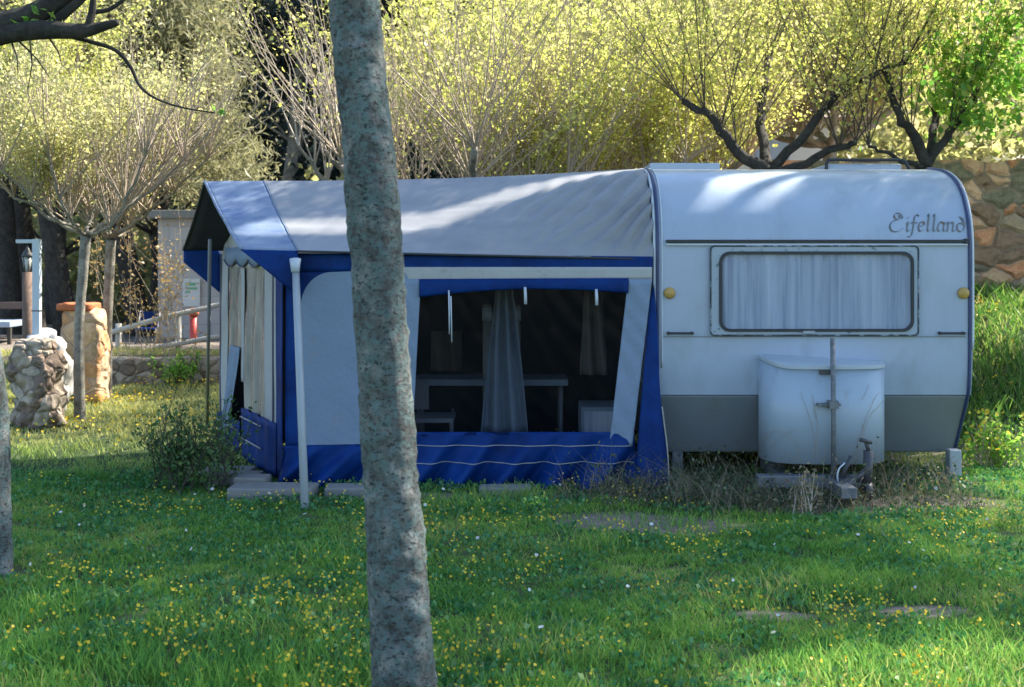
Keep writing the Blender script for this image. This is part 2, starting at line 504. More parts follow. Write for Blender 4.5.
def smooth_path(pts, n):
    """Catmull-Rom through pts"""
    pts = [Vector(p) for p in pts]
    ext = [pts[0] * 2 - pts[1]] + pts + [pts[-1] * 2 - pts[-2]]
    res = []
    segs = len(pts) - 1
    for i in range(n):
        u = i / (n - 1) * segs
        s = min(int(u), segs - 1)
        t = u - s
        a, b, c, d = ext[s:s + 4]
        res.append(0.5 * ((2 * b) + (c - a) * t + (2 * a - 5 * b + 4 * c - d) * t * t + (3 * b - a - 3 * c + d) * t ** 3))
    return res


def jag(pts, amp, n):
    q = smooth_path(pts, n)
    return [p_ + Vector((random.uniform(-1, 1), random.uniform(-1, 1), random.uniform(-1, 1))) * amp * (0 if i in (0,) else 1) for i, p_ in enumerate(q)]


def grid(fn, nu, nv):
    vs = [fn(i / nu, j / nv) for j in range(nv + 1) for i in range(nu + 1)]
    fs = [(j * (nu + 1) + i, j * (nu + 1) + i + 1, (j + 1) * (nu + 1) + i + 1, (j + 1) * (nu + 1) + i) for j in range(nv) for i in range(nu)]
    return vs, fs


def bilin(a, b, c, d):
    """a,b bottom left/right; c,d top left/right"""
    a, b, c, d = map(Vector, (a, b, c, d))
    return lambda u, v: (a * (1 - u) + b * u) * (1 - v) + (c * (1 - u) + d * u) * v


def extrude_profile(prof, x0, x1, nx=1):
    """closed (y,z) profile extruded along x"""
    n = len(prof)
    vs = []
    for k in range(nx + 1):
        x = x0 + (x1 - x0) * k / nx
        vs += [(x, y, z) for y, z in prof]
    fs = []
    for k in range(nx):
        for i in range(n):
            j = (i + 1) % n
            fs.append((k * n + i, k * n + j, (k + 1) * n + j, (k + 1) * n + i))
    fs.append(tuple(range(n)))
    fs.append(tuple(nx * n + i for i in range(n - 1, -1, -1)))
    return vs, fs


def disc(c, r, depth, k=20, axis='y', dome=0.0):
    c = Vector(c)
    rings = [(r, depth / 2), (r, -depth * 0.3), (r * 0.7, -depth * 0.45 - dome), (0.02 * r, -depth * 0.5 - dome)]
    vs, fs = [], []
    for rr, d in rings:
        for j in range(k):
            a = 2 * math.pi * j / k
            if axis == 'y':
                vs.append(c + Vector((math.cos(a) * rr, d, math.sin(a) * rr)))
            elif axis == 'x':
                vs.append(c + Vector((d, math.cos(a) * rr, math.sin(a) * rr)))
            else:
                vs.append(c + Vector((math.cos(a) * rr, math.sin(a) * rr, -d)))
    for i in range(len(rings) - 1):
        for j in range(k):
            j2 = (j + 1) % k
            fs.append((i * k + j, i * k + j2, (i + 1) * k + j2, (i + 1) * k + j))
    fs.append(tuple(range(k)))
    fs.append(tuple((len(rings) - 1) * k + j for j in range(k)))
    return vs, fs


def lumpy(c, size, amp, seed, n=14, sq=3.0, freq=3.0):
    """a rounded, knobbly block of stone standing on its base at c"""
    bm = bmesh.new()
    bmesh.ops.create_cube(bm, size=2)
    bmesh.ops.subdivide_edges(bm, edges=bm.edges, cuts=n, use_grid_fill=True)
    sx, sy, sz = size
    for v in bm.verts:
        q = v.co.copy()
        L = (abs(q.x) ** sq + abs(q.y) ** sq + abs(q.z) ** sq) ** (1 / sq)
        q = q / L
        w = Vector((q.x * sx / 2, q.y * sy / 2, q.z * sz / 2 + sz / 2))
        s = Vector((seed * 3.1, seed, 0))
        cell = mnoise.cell_vector((w * freq + s))
        nz = mnoise.noise(w * freq + s) * 0.6 + mnoise.noise(w * freq * 2.7 + s) * 0.3 + (cell.x - 0.5) * 0.35
        q2 = Vector((q.x, q.y, q.z * 0.4)).normalized()
        v.co = w + q2 * amp * nz
    vs = [v.co + Vector(c) for v in bm.verts]
    bm.verts.ensure_lookup_table()
    bm.verts.index_update()
    fs = [tuple(v.index for v in f.verts) for f in bm.faces]
    bm.free()
    return vs, fs


# ------------------------------------------------------------------ leaves and blades (numpy)
def rot_frames(n, up=0.0):
    a = rng.normal(size=(n, 3))
    a[:, 2] *= (1 - up)
    a /= np.linalg.norm(a, axis=1)[:, None] + 1e-9
    b = rng.normal(size=(n, 3))
    b -= (b * a).sum(1)[:, None] * a
    b /= np.linalg.norm(b, axis=1)[:, None] + 1e-9
    return a, b


def leaves(c, size, aspect=0.6, var=0.4, up=0.0):
    n = len(c)
    a, b = rot_frames(n, up)
    nrm = np.cross(a, b)
    s = (size * (1 - var + 2 * var * rng.random(n)))[:, None]
    tip = c + a * s * 0.5
    tail = c - a * s * 0.5
    l = c + b * s * aspect * 0.5 + nrm * s * 0.12
    r = c - b * s * aspect * 0.5 + nrm * s * 0.12
    V = np.stack([tail, l, tip, r], 1).reshape(-1, 3)
    Fc = np.arange(4 * n).reshape(n, 4)
    return V, Fc


def blades(base, h, w, lean, head=None):
    n = len(base)
    an = rng.random(n) * 2 * np.pi
    side = np.stack([np.cos(an), np.sin(an), np.zeros(n)], 1)
    la = rng.random(n) * 2 * np.pi
    ld = np.stack([np.cos(la), np.sin(la), np.zeros(n)], 1) * (lean * (0.3 + 0.9 * rng.random(n)))[:, None]
    h = h[:, None]
    up = np.array([[0, 0, 1.0]])
    w = w[:, None] if hasattr(w, '__len__') else w
    m = base + up * h * 0.55 + ld * h * 0.3
    t = base + up * h + ld * h
    V = np.stack([base - side * w, base + side * w, m + side * w * 0.8, m - side * w * 0.8, t + side * w * 0.15, t - side * w * 0.15], 1).reshape(-1, 3)
    i = np.arange(n)[:, None] * 6
    Fc = np.concatenate([i + np.array([[0, 1, 2, 3]]), i + np.array([[3, 2, 4, 5]])], 0)
    return V, Fc


# sunlit places: leaves of the tall trees that would shade them are simply not there
LIT = []


def lit(px, py, Y, r):
    LIT.append((np.array(P(px, py, Y)), r))


def litp(x, y, z, r):
    LIT.append((np.array((x, y, z)), r))


def let_sun_in(c, prob=0.0):
    """drop leaf positions that lie on the sun rays of the sunlit places"""
    S = np.array(SUN)
    keep = np.ones(len(c), bool)
    for p0, r in LIT:
        d = c - p0
        t = d @ S
        q = d - t[:, None] * S
        dist = np.linalg.norm(q, axis=1)
        hit = (t > 0.4) & (dist < r * (0.8 + 0.4 * rng.random(len(c))))
        keep &= ~(hit & (rng.random(len(c)) >= prob))
    return c[keep]


# ------------------------------------------------------------------ ground
def sstep(a, b, x):
    t = np.clip((x - a) / (b - a), 0, 1)
    return t * t * (3 - 2 * t)


def gz(x, y):
    x = np.asarray(x, float)
    y = np.asarray(y, float)
    bank = 1.05 * sstep(9.6, 13.0, y) * sstep(3.35, 4.7, x)
    terrace = 0.35 * sstep(16.0, 16.3, y) * (1 - sstep(-1.0, 3.3, x))
    hill = 16.0 * sstep(24, 60, y) + 1.2 * sstep(13.2, 17, y) * sstep(1.5, 5, x)
    und = 0.02 * np.sin(x * 1.7 + 0.6 * y) * np.cos(y * 1.1) + 0.012 * np.sin(3.1 * x - 2.3 * y)
    return bank + terrace + hill + und


def axis(lo, hi, fine_lo, fine_hi, fine, coarse):
    a = list(np.arange(lo, fine_lo, coarse)) + list(np.arange(fine_lo, fine_hi, fine)) + list(np.arange(fine_hi, hi + 0.01, coarse))
    return np.array(a)


gx = axis(-90, 90, -9, 9, 0.2, 3.0)
gy = axis(-30, 120, -2, 26, 0.2, 3.0)
XX, YY = np.meshgrid(gx, gy)
ZZ = gz(XX, YY)
V = np.stack([XX, YY, ZZ], -1).reshape(-1, 3)
ny, nx = XX.shape
ii = (np.arange(ny - 1)[:, None] * nx + np.arange(nx - 1)[None, :]).ravel()
Fg = np.stack([ii, ii + 1, ii + nx + 1, ii + nx], 1)

DIRT = [(0.85, 7.74, 0.62, 0.30), (1.85, 5.85, 0.22, 0.10), (2.3, 8.3, 0.9, 0.25), (1.15, 5.8, 0.2, 0.08), (2.45, 5.62, 0.16, 0.06), (-0.1, 8.55, 1.2, 0.14), (2.1, 10.5, 1.5, 2.0)]
m, nt, out = newmat('meadow soil')
tc = nt.nodes.new('ShaderNodeTexCoord')
sp = nt.nodes.new('ShaderNodeSeparateXYZ')
nt.links.new(tc.outputs['Object'], sp.inputs[0])
n1 = noise_node(nt, 2.2, 8, 0.7)
n2 = noise_node(nt, 30, 6, 0.7)
acc = None


def mth(op, a, b=None, c=None):
    n = nt.nodes.new('ShaderNodeMath')
    n.operation = op
    for k, v in enumerate((a, b, c)):
        if v is None:
            continue
        if isinstance(v, (int, float)):
            n.inputs[k].default_value = v
        else:
            nt.links.new(v, n.inputs[k])
    return n.outputs[0]


for (dx, dy, rx, ry) in DIRT:
    ax = mth('DIVIDE', mth('SUBTRACT', sp.outputs[0], dx), rx)
    ay = mth('DIVIDE', mth('SUBTRACT', sp.outputs[1], dy), ry)
    d2 = mth('ADD', mth('MULTIPLY', ax, ax), mth('MULTIPLY', ay, ay))
    val = mth('SUBTRACT', 1.3, d2)
    acc = val if acc is None else mth('MAXIMUM', acc, val)
far = mth('MULTIPLY', mth('SUBTRACT', sp.outputs[1], 16.1), 2.0)
acc = mth('MAXIMUM', acc, mth('MINIMUM', far, 1.2))
fac = mth('ADD', acc, mth('MULTIPLY', mth('SUBTRACT', n1.outputs[0], 0.5), 1.6))
rg = ramp(nt, [(0.020, 0.045, 0.012), (0.05, 0.08, 0.022), (0.12, 0.11, 0.045)], n1.outputs[0], [0.35, 0.55, 0.75])
rd = ramp(nt, [(0.09, 0.07, 0.052), (0.19, 0.155, 0.125), (0.27, 0.23, 0.19)], n2.outputs[0], [0.3, 0.5, 0.7])
mx = nt.nodes.new('ShaderNodeMix')
mx.data_type = 'RGBA'
rf = ramp(nt, [(0, 0, 0), (1, 1, 1)], fac, [0.1, 0.7])
nt.links.new(rf.outputs[0], mx.inputs[0])
nt.links.new(rg.outputs[0], mx.inputs[6])
nt.links.new(rd.outputs[0], mx.inputs[7])
p = nt.nodes.new('ShaderNodeBsdfPrincipled')
p.inputs['Roughness'].default_value = 0.95
nt.links.new(mx.outputs[2], p.inputs['Base Color'])
b = bump(nt, n2.outputs[0], 0.6, 0.03)
nt.links.new(b.outputs[0], p.inputs['Normal'])
nt.links.new(p.outputs[0], out.inputs[0])
MT['ground'] = m
g = obj('ground', (V, Fg), 'ground')
g['kind'] = 'structure'


def fbm(x, y, s, seed=0.0):
    return np.array([mnoise.fractal(Vector((a * s, b * s, seed)), 0.6, 2.0, 4) for a, b in zip(x, y)])


def dirtmask(x, y):
    d = np.full(len(x), -9.0)
    for (dx, dy, rx, ry) in DIRT[:6]:
        d = np.maximum(d, 1.25 - ((x - dx) / rx) ** 2 - ((y - dy) / ry) ** 2)
    return d


def scatter(n, y0, y1, wide=0.42, xo=0.25, power=1.0):
    """points inside the view wedge"""
    u = rng.random(n)
    y = np.sqrt(y0 ** 2 + (y1 ** 2 - y0 ** 2) * u ** power)
    x = (rng.random(n) * 2 - 1) * (wide * y + xo)
    return x, y


def lawn(n, y0, y1, hmin, hmax, w, lean, power=1.0):
    x, y = scatter(n, y0, y1, power=power)
    f = fbm(x, y, 1.3)
    f2 = fbm(x, y, 5.0, 3.0)
    dm = dirtmask(x, y)
    keep = (dm + f2 * 1.3 + f * 0.5 < 0.25) | (rng.random(n) < 0.13)
    keep &= ~((x > -1.5) & (x < 0.95) & (y > 8.99) & (y < 10.8))
    keep &= rng.random(n) < np.clip(0.75 + f2 * 0.9, 0.15, 1)
    x, y, f, f2 = x[keep], y[keep], f[keep], f2[keep]
    h = hmin + (hmax - hmin) * np.clip(0.45 + f * 0.6 + f2 * 0.35, 0.05, 1.3) * (0.5 + 0.7 * rng.random(len(x)))
    h *= 1 - 0.65 * ((y > 8.35) & (y < 9.0) & (x > -1.7) & (x < 3.2))
    base = np.stack([x, y, gz(x, y) - 0.005], 1)
    return blades(base, h, w * (0.6 + 0.8 * rng.random(len(x))), lean)


def cat(*ds):
    V, Fc, n = [], [], 0
    for v, f in ds:
        V.append(v)
        Fc.append(f + n)
        n += len(v)
    return np.concatenate(V), np.concatenate(Fc)


gr = obj('grass', cat(lawn(300000, 3.9, 9.4, 0.014, 0.062, 0.0030, 0.85), lawn(110000, 9.2, 17, 0.02, 0.085, 0.0048, 0.8),
                      lawn(9000, 4.2, 5.2, 0.05, 0.12, 0.0036, 0.5)), 'grass')
gr['kind'] = 'stuff'
x, y = scatter(60000, 4.0, 9.6)
k = (fbm(x, y, 2.2, 21.0) + 0.5 * rng.random(len(x)) > 0.18) & (dirtmask(x, y) < 0.1) & ~((x > -1.5) & (x < 0.95) & (y > 8.99))
x, y = x[k], y[k]
clv = obj('clover', leaves(np.stack([x, y, gz(x, y) + 0.012 + 0.035 * rng.random(len(x))], 1), 0.024, 0.8, 0.5, -1.5), 'clover', None, False)
clv['kind'] = 'stuff'

# taller tufts
tx, ty = [], []
for (px, py, n, s) in [(835, 590, 900, 0.13), (20, 612, 900, 0.2), (690, 525, 120, 0.2), (930, 560, 300, 0.12), (600, 545, 200, 0.1), (330, 560, 250, 0.2),
                       (980, 672, 900, 0.3), (760, 600, 200, 0.2), (450, 508, 500, 0.2), (520, 500, 300, 0.15), (60, 660, 400, 0.25), (250, 640, 350, 0.25), (560, 640, 350, 0.3), (880, 660, 700, 0.3)]:
    Y = F * H / (py - HY)
    c = P(px, py, Y)
    tx += list(c.x + rng.normal(size=n) * s)
    ty += list(c.y + rng.normal(size=n) * s * 0.8)
tx, ty = np.array(tx), np.array(ty)
tb = blades(np.stack([tx, ty, gz(tx, ty)], 1), 0.035 + 0.065 * rng.random(len(tx)), 0.0032, 0.8)
t_ = obj('grass_tufts', tb, 'grass')
t_['kind'] = 'stuff'

# bank grass
n = 42000
x = rng.uniform(3.3, 9, n)
y = rng.uniform(9.4, 15, n)
k = (gz(x, y) > 0.05) & (fbm(x, y, 1.6, 5.0) + rng.random(n) * 0.8 > 0.1)
x, y = x[k], y[k]
bg = obj('bank_grass', blades(np.stack([x, y, gz(x, y)], 1), 0.05 + 0.19 * rng.random(len(x)) * np.clip(0.8 + fbm(x, y, 0.9, 8.0), 0.2, 1.6), 0.007, 0.8), 'bank_grass')
bg['kind'] = 'stuff'


# wildflowers: small five-petalled heads on stems
def flower_heads(x, y, hh, r):
    n = len(x)
    c = np.stack([x, y, gz(x, y) + hh], 1)
    tilt = rng.normal(size=(n, 3)) * 0.5 + np.array([[0, -0.7, 0.8]])
    tilt /= np.linalg.norm(tilt, axis=1)[:, None]
    a = np.cross(tilt, rng.normal(size=(n, 3)))
    a /= np.linalg.norm(a, axis=1)[:, None]
    b_ = np.cross(tilt, a)
    r = r * (0.7 + 0.6 * rng.random(n))
    ring = []
    for kk in range(6):
        an = kk * math.pi / 3
        ring.append(c + (a * math.cos(an) + b_ * math.sin(an)) * r[:, None] + tilt * r[:, None] * 0.25)
    V = np.stack(ring + [c], 1).reshape(-1, 3)
    i = np.arange(n)[:, None] * 7
    Fc = np.concatenate([i + np.array([[6, 0, 1, 2]]), i + np.array([[6, 2, 3, 4]]), i + np.array([[6, 4, 5, 0]])], 0)
    return V, Fc


fx, fy = scatter(15000, 4.2, 9.0)
den = fbm(fx, fy, 0.9, 11.0)
sel = (den + 0.45 * rng.random(len(fx)) > 0.42) & (fbm(fx, fy, 4.0, 2.0) > -0.25) & (dirtmask(fx, fy) < 0.2)
sel &= rng.random(len(fx)) < np.clip(1.25 - (fy - 4.3) / 5.0, 0.25, 1)
fx, fy = fx[sel], fy[sel]
lx, ly = scatter(5200, 10.5, 16)
s2 = fbm(lx, ly, 0.8, 4.0) + 0.3 * rng.random(len(lx)) > 0.1
lx, ly = lx[s2], ly[s2]
fl = obj('yellow_wildflowers', cat(flower_heads(fx, fy, 0.035 + 0.06 * rng.random(len(fx)), 0.0066), flower_heads(lx, ly, 0.05 + 0.08 * rng.random(len(lx)), 0.011)), 'petal')
fl['kind'] = 'stuff'
wx, wy = scatter(40, 5.0, 9.0)
wf = obj('white_wildflowers', flower_heads(wx, wy, 0.05 + 0.05 * rng.random(len(wx)), 0.010), 'petal_white')
wf['kind'] = 'stuff'

# dry weeds in front of and below the caravan
n = 4200
x = np.concatenate([rng.normal(1.3, 0.45, n // 2), rng.uniform(0.55, 3.0, n // 2)])
y = np.concatenate([rng.normal(8.55, 0.2, n // 2), rng.uniform(8.1, 9.3, n // 2)])
x = np.clip(x, 0.35, 3.3)
cl = np.clip(0.5 + 1.3 * fbm(x, y, 2.6, 6.0), 0.08, 1.5)
hh = np.clip(0.04 + 0.30 * rng.random(n) ** 1.7 * cl, 0.03, 0.36)
wv = blades(np.stack([x, y, gz(x, y)], 1), hh, 0.0022, 1.1)
rep = rng.integers(0, n, 9000)
lp = np.stack([x, y, gz(x, y)], 1)[rep]
lp = lp + np.stack([rng.normal(size=len(lp)) * 0.05, rng.normal(size=len(lp)) * 0.05, rng.random(len(lp)) * hh[rep] * 1.1], 1)
dw = obj('dry_weeds', cat(wv, leaves(lp[:3600], 0.022, 0.4, 0.6)), 'dry_stem')
dw['kind'] = 'stuff'
sw2 = obj('scrub_leaves', leaves(lp[3600:], 0.026, 0.6, 0.6), 'scrub', None, False)
sw2['kind'] = 'stuff'

# ------------------------------------------------------------------ caravan
XL, XR, YF = 0.985, 3.185, 8.985
car = root('caravan', 'old white touring caravan with grey lower band and curtained front window', 'caravan', (2.085, 11.0, 0))
# front curve, from the belt up over the roof
UP = [(9.02, 0.63), (8.995, 0.8), (8.985, 1.1), (8.985, 1.5), (8.993, 1.70), (9.02, 1.83), (9.075, 1.945), (9.16, 2.05), (9.28, 2.13), (9.44, 2.19), (9.64, 2.228), (9.9, 2.25)]
UPS = [(q.y, q.z) for q in smooth_path([Vector((0, y, z)) for y, z in UP], 60)]
upper = UPS + [(12.6, 2.26), (13.0, 2.2), (13.25, 2.0), (13.3, 1.5), (13.25, 0.63)]
soft_edges(obj('body', extrude_profile(upper, XL, XR, 2), 'white_paint', car))
bevel(obj('lower_panel', extrude_profile([(9.022, 0.626), (9.30, 0.19), (13.0, 0.19), (13.24, 0.626)], XL + 0.006, XR - 0.006), 'grey_band', car), 0.015, 2)


def on_front(z, off=0.0):
    """depth of the front skin at height z"""
    for (y0, z0), (y1, z1) in zip(UP, UP[1:]):
        if z0 <= z <= z1:
            return y0 + (y1 - y0) * (z - z0) / (z1 - z0) - off
    return YF - off


prof = smooth_path([Vector((0, y, z)) for y, z in [(9.30, 0.19), (9.15, 0.42)] + UP], 60)
for xx, nm in ((XR - 0.022, 'corner_trim'), (XL + 0.022, 'corner_trim')):
    obj(nm, tube([p_ + Vector((xx, -0.006, 0.004)) for p_ in prof], 0.012, 6), 'navy_trim', car)
for xx in (XR - 0.001, XL - 0.002):
    obj('edge_piping', tube([p_ + Vector((xx, -0.002, 0.002)) for p_ in prof[16:]], 0.010, 6), 'white_trim', car)
obj('awning_rail', tube([p_ + Vector((XL + 0.052, -0.003, 0.003)) for p_ in prof[14:]], 0.007, 6), 'white_trim', car)


def fr(px, py, off=0.0, Y=YF):
    v = P(px, py, Y)
    v.y = on_front(v.z, off) if Y == YF else Y
    return v


a, b = fr(666, 241), fr(967, 242)
strip = obj('trim_strip', join(box(a.x, b.x, 8.962, 8.995, a.z - 0.011, a.z + 0.009), box(b.x - 0.022, b.x + 0.008, 8.957, 8.995, a.z - 0.018, a.z + 0.016)), 'black_rubber', car)
bevel(strip, 0.003)
obj('lower_trim_line', box(a.x, b.x, 8.966, 8.992, a.z - 0.030, a.z - 0.019), 'white_trim', car, False)
s0 = fr(662, 336.5)
obj('panel_seam', box(XL + 0.05, XR - 0.05, 8.981, 8.99, s0.z - 0.004, s0.z + 0.004), 'grey_band', car, False)


def rrect(x0, x1, z0, z1, r, n=8):
    pts = []
    for cx, cz, a0 in ((x1 - r, z1 - r, 0), (x0 + r, z1 - r, 90), (x0 + r, z0 + r, 180), (x1 - r, z0 + r, 270)):
        for i in range(n + 1):
            a_ = math.radians(a0 + 90 * i / n)
            pts.append((cx + r * math.cos(a_), cz + r * math.sin(a_)))
    return pts


def ring(outer, inner, y0, y1):
    n = len(outer)
    vs = [(x_, y0, z_) for x_, z_ in outer] + [(x_, y0, z_) for x_, z_ in inner] + [(x_, y1, z_) for x_, z_ in outer] + [(x_, y1, z_) for x_, z_ in inner]
    fs = []
    for i in range(n):
        j = (i + 1) % n
        fs += [(i, j, n + j, n + i), (2 * n + i, 3 * n + i, 3 * n + j, 2 * n + j), (i, 2 * n + i, 2 * n + j, j), (n + i, n + j, 3 * n + j, 3 * n + i)]
    return vs, fs


w0, w1 = fr(710, 335), fr(917, 246)
i0, i1 = fr(719, 331), fr(912, 252)
win = obj('window', ring(rrect(w0.x, w1.x, w0.z, w1.z, 0.03), rrect(i0.x - 0.004, i1.x + 0.004, i0.z - 0.004, i1.z + 0.004, 0.075), 8.955, 8.986), 'seal', car, False)
obj('frame', ring(rrect(i0.x - 0.003, i1.x + 0.003, i0.z - 0.003, i1.z + 0.003, 0.075), rrect(i0.x + 0.016, i1.x - 0.016, i0.z + 0.016, i1.z - 0.016, 0.062), 8.945, 8.983), 'black_rubber', win, False)


def curtain(u, v):
    x_ = i0.x + (i1.x - i0.x) * u
    ph = mnoise.noise(Vector((u * 7, v * 0.8, 3)))
    y_ = 8.970 + 0.013 * math.sin(u * 62 + 5 * ph) * (0.5 + 0.5 * mnoise.noise(Vector((u * 11, 0, 9)))) + 0.004 * math.sin(u * 150)
    return Vector((x_, y_, i0.z + (i1.z - i0.z) * v))


obj('curtain', grid(curtain, 200, 8), 'curtain', win)
rr = rrect(i0.x + 0.012, i1.x - 0.012, i0.z + 0.012, i1.z - 0.012, 0.062)
obj('pane', ([(x_, 8.949, z_) for x_, z_ in rr], [tuple(range(len(rr)))]), 'glass', win, False)
ol = rrect(w0.x, w1.x, w0.z, w1.z, 0.03)
obj('outer_seal', tube([(x_, 8.955, z_) for x_, z_ in ol + ol[:1]], 0.0065, 6), 'mould', win)
lk = fr(809, 332)
obj('latch', box(lk.x - 0.05, lk.x + 0.03, 8.935, 8.955, lk.z - 0.008, lk.z + 0.010), 'pole_white', win, False)
for px in (669.5, 963):
    c = fr(px, 293)
    obj('marker_light', disc((c.x, 8.976, c.z), 0.040, 0.03, 22, 'y', 0.008), 'amber', car)
for x0_, x1_ in ((667, 693), (938, 964)):
    a, b = fr(x0_, 333), fr(x1_, 333)
    hd = obj('grab_handle', join(box(a.x, b.x, 8.945, 8.955, a.z - 0.008, a.z + 0.008), box(a.x, a.x + 0.018, 8.955, 8.99, a.z - 0.010, a.z + 0.010),
                                 box(b.x - 0.018, b.x, 8.955, 8.99, a.z - 0.010, a.z + 0.010)), 'black_rubber', car)
    bevel(hd, 0.003)

# the maker's raised lettering, drawn as broad-nib strokes
STROKES = {
    'E': (1.55, [[(1.25, 1.35), (1.05, 1.75), (0.6, 1.85), (0.45, 1.5), (0.75, 1.2), (1.0, 1.35), (0.85, 1.65)], [(0.75, 1.2), (0.25, 1.0), (0.05, 0.5), (0.3, 0.05), (0.8, 0.0), (1.3, 0.3)]]),
    'i': (0.5, [[(0.1, 0.75), (0.2, 0.95), (0.15, 0.2), (0.25, 0.0), (0.45, 0.2)], [(0.18, 1.35), (0.26, 1.45)]]),
    'f': (0.65, [[(0.75, 1.55), (0.5, 1.7), (0.3, 1.3), (0.2, 0.2), (0.05, -0.45), (-0.25, -0.5)], [(0.0, 0.9), (0.6, 0.9)]]),
    'e': (0.75, [[(0.12, 0.45), (0.6, 0.65), (0.5, 0.98), (0.2, 0.9), (0.08, 0.4), (0.25, 0.02), (0.65, 0.2)]]),
    'l': (0.55, [[(0.15, 1.55), (0.3, 1.7), (0.2, 0.3), (0.3, 0.0), (0.5, 0.2)]]),
    'a': (0.85, [[(0.65, 0.8), (0.3, 0.98), (0.05, 0.45), (0.2, 0.02), (0.6, 0.3)], [(0.68, 0.95), (0.6, 0.2), (0.72, 0.0), (0.85, 0.15)]]),
    'n': (0.95, [[(0.05, 0.8), (0.18, 0.95), (0.15, 0.0)], [(0.15, 0.65), (0.5, 0.95), (0.68, 0.8), (0.62, 0.2), (0.72, 0.0), (0.9, 0.15)]]),
    'd': (0.9, [[(0.3, 1.5), (0.55, 1.25), (0.78, 0.7), (0.65, 0.1), (0.35, 0.0), (0.1, 0.3), (0.15, 0.75), (0.5, 0.85), (0.75, 0.65)], [(0.55, 1.25), (0.75, 1.4)]]),
}
word = 'Eifelland'
tot = sum(STROKES[c_][0] for c_ in word)
la, lb = fr(889.5, 231.5), fr(966, 231.5)
sc_ = (lb.x - la.x) / tot
xh = (231.5 - 221.5) * YF / F
pen = 0.0
parts = []
for c_ in word:
    wdt, sts = STROKES[c_]
    for st in sts:
        path = smooth_path([(q[0], 0, q[1]) for q in st], max(8, len(st) * 4)) if len(st) > 2 else [Vector((q[0], 0, q[1])) for q in st]
        nb = Vector((0.0125, 0, 0.0085))
        vs, fs = [], []
        for q in path:
            x_ = la.x + (pen + q.x) * sc_ + q.z * 0.008
            z_ = la.z + q.z * xh
            yb = on_front(z_)
            for s_, yy in ((-1, -0.007), (1, -0.007), (1, 0.002), (-1, 0.002)):
                vs.append(Vector((x_ + nb.x * 0.5 * s_, yb + yy, z_ + nb.z * 0.5 * s_)))
        for i in range(len(path) - 1):
            for j in range(4):
                j2 = (j + 1) % 4
                fs.append((i * 4 + j, i * 4 + j2, i * 4 + 4 + j2, i * 4 + 4 + j))
        fs += [(0, 1, 2, 3), tuple(len(vs) - 4 + j for j in range(4))]
        parts.append((vs, fs))
    pen += wdt
obj('lettering', join(*parts), 'rust_steel', car, False)

# gas locker on the drawbar
def vine(pts_):
    def at(a_, b_):
        t_ = min(0.98, abs(P(a_, b_, 8.75).x - (gx0 + gx1) / 2) / ((gx1 - gx0) / 2 / 0.97)) ** (1 / 0.62)
        return P(a_, b_, 9.0 - 0.34 * math.sqrt(1 - t_ * t_) ** 0.7 - 0.012)
    return tube(jag([at(a_, b_) for a_, b_ in pts_], 0.005, max(8, len(pts_) * 4)), 0.0014, 4, False)



gx0, gx1 = P(758, 400, 8.95).x, P(884, 400, 8.95).x
gc, gw = (gx0 + gx1) / 2, (gx1 - gx0) / 2 * 0.97
plan = []
for i in range(33):
    a_ = math.pi * i / 32
    plan.append((gc - gw * math.copysign(abs(math.cos(a_)) ** 0.62, math.cos(a_)), 9.0 - 0.34 * math.sin(a_) ** 0.7))
zt, zb = 0.855, 0.205


def rimz(x_):
    return zt + 0.045 * ((gc - x_) / gw > 0.6) * (((gc - x_) / gw - 0.6) / 0.4) ** 2


vs = [(x_, y_, zb) for x_, y_ in plan] + [(x_, y_, rimz(x_)) for x_, y_ in plan]
n = len(plan)
fs = [(i, i + 1, n + i + 1, n + i) for i in range(n - 1)] + [tuple(range(n)), tuple(n + i for i in range(n))]
gb = obj('gas_locker', (vs, fs), 'box_white', car)
for p_ in gb.data.polygons:
    p_.use_smooth = len(p_.vertices) == 4
lid = [(gc + (x_ - gc) * 1.012, 9.0 + (y_ - 9.0) * 1.035 - 0.002, rimz(x_)) for x_, y_ in plan]
lv = [(x_, y_, z_ - 0.016) for x_, y_, z_ in lid] + [(x_, y_, z_ + 0.006) for x_, y_, z_ in lid] + [(gc + (x_ - gc) * 0.965, 8.99 + (y_ - 8.99) * 0.955, z_ + 0.016) for x_, y_, z_ in lid]
lf = [tuple(range(n))] + [(k_ * n + i, k_ * n + i + 1, (k_ + 1) * n + i + 1, (k_ + 1) * n + i) for k_ in range(2) for i in range(n - 1)] + [tuple(2 * n + i for i in range(n))]
soft_edges(obj('lid', (lv, lf), 'vent', gb), 50)
obj('latch', box(gc - 0.08, gc + 0.02, 8.645, 8.665, zt - 0.05, zt - 0.02), 'dark_metal', gb, False)
mx_ = P(833.5, 400, 8.60).x
obj('mast', tube([(mx_, 8.60, 0.06), (mx_, 8.60, 0.6), (mx_ - 0.006, 8.60, 1.05)], 0.017, 8), 'rust_steel', car)
obj('mast_clamp', join(box(mx_ - 0.10, mx_ + 0.05, 8.60, 8.67, 0.60, 0.615), box(mx_ - 0.03, mx_ + 0.03, 8.575, 8.66, 0.585, 0.635)), 'rust_steel', car, False)
bevel(obj('drawbar', join(box(gx0 - 0.06, gx1 - 0.2, 8.62, 8.72, 0.055, 0.135), box(gc - 0.05, gc + 0.05, 8.2, 8.7, 0.06, 0.13), box(gx0 + 0.1, gx0 + 0.2, 8.7, 9.4, 0.06, 0.13)), 'rust_steel', car), 0.006)
jx = P(867, 440, 8.5).x
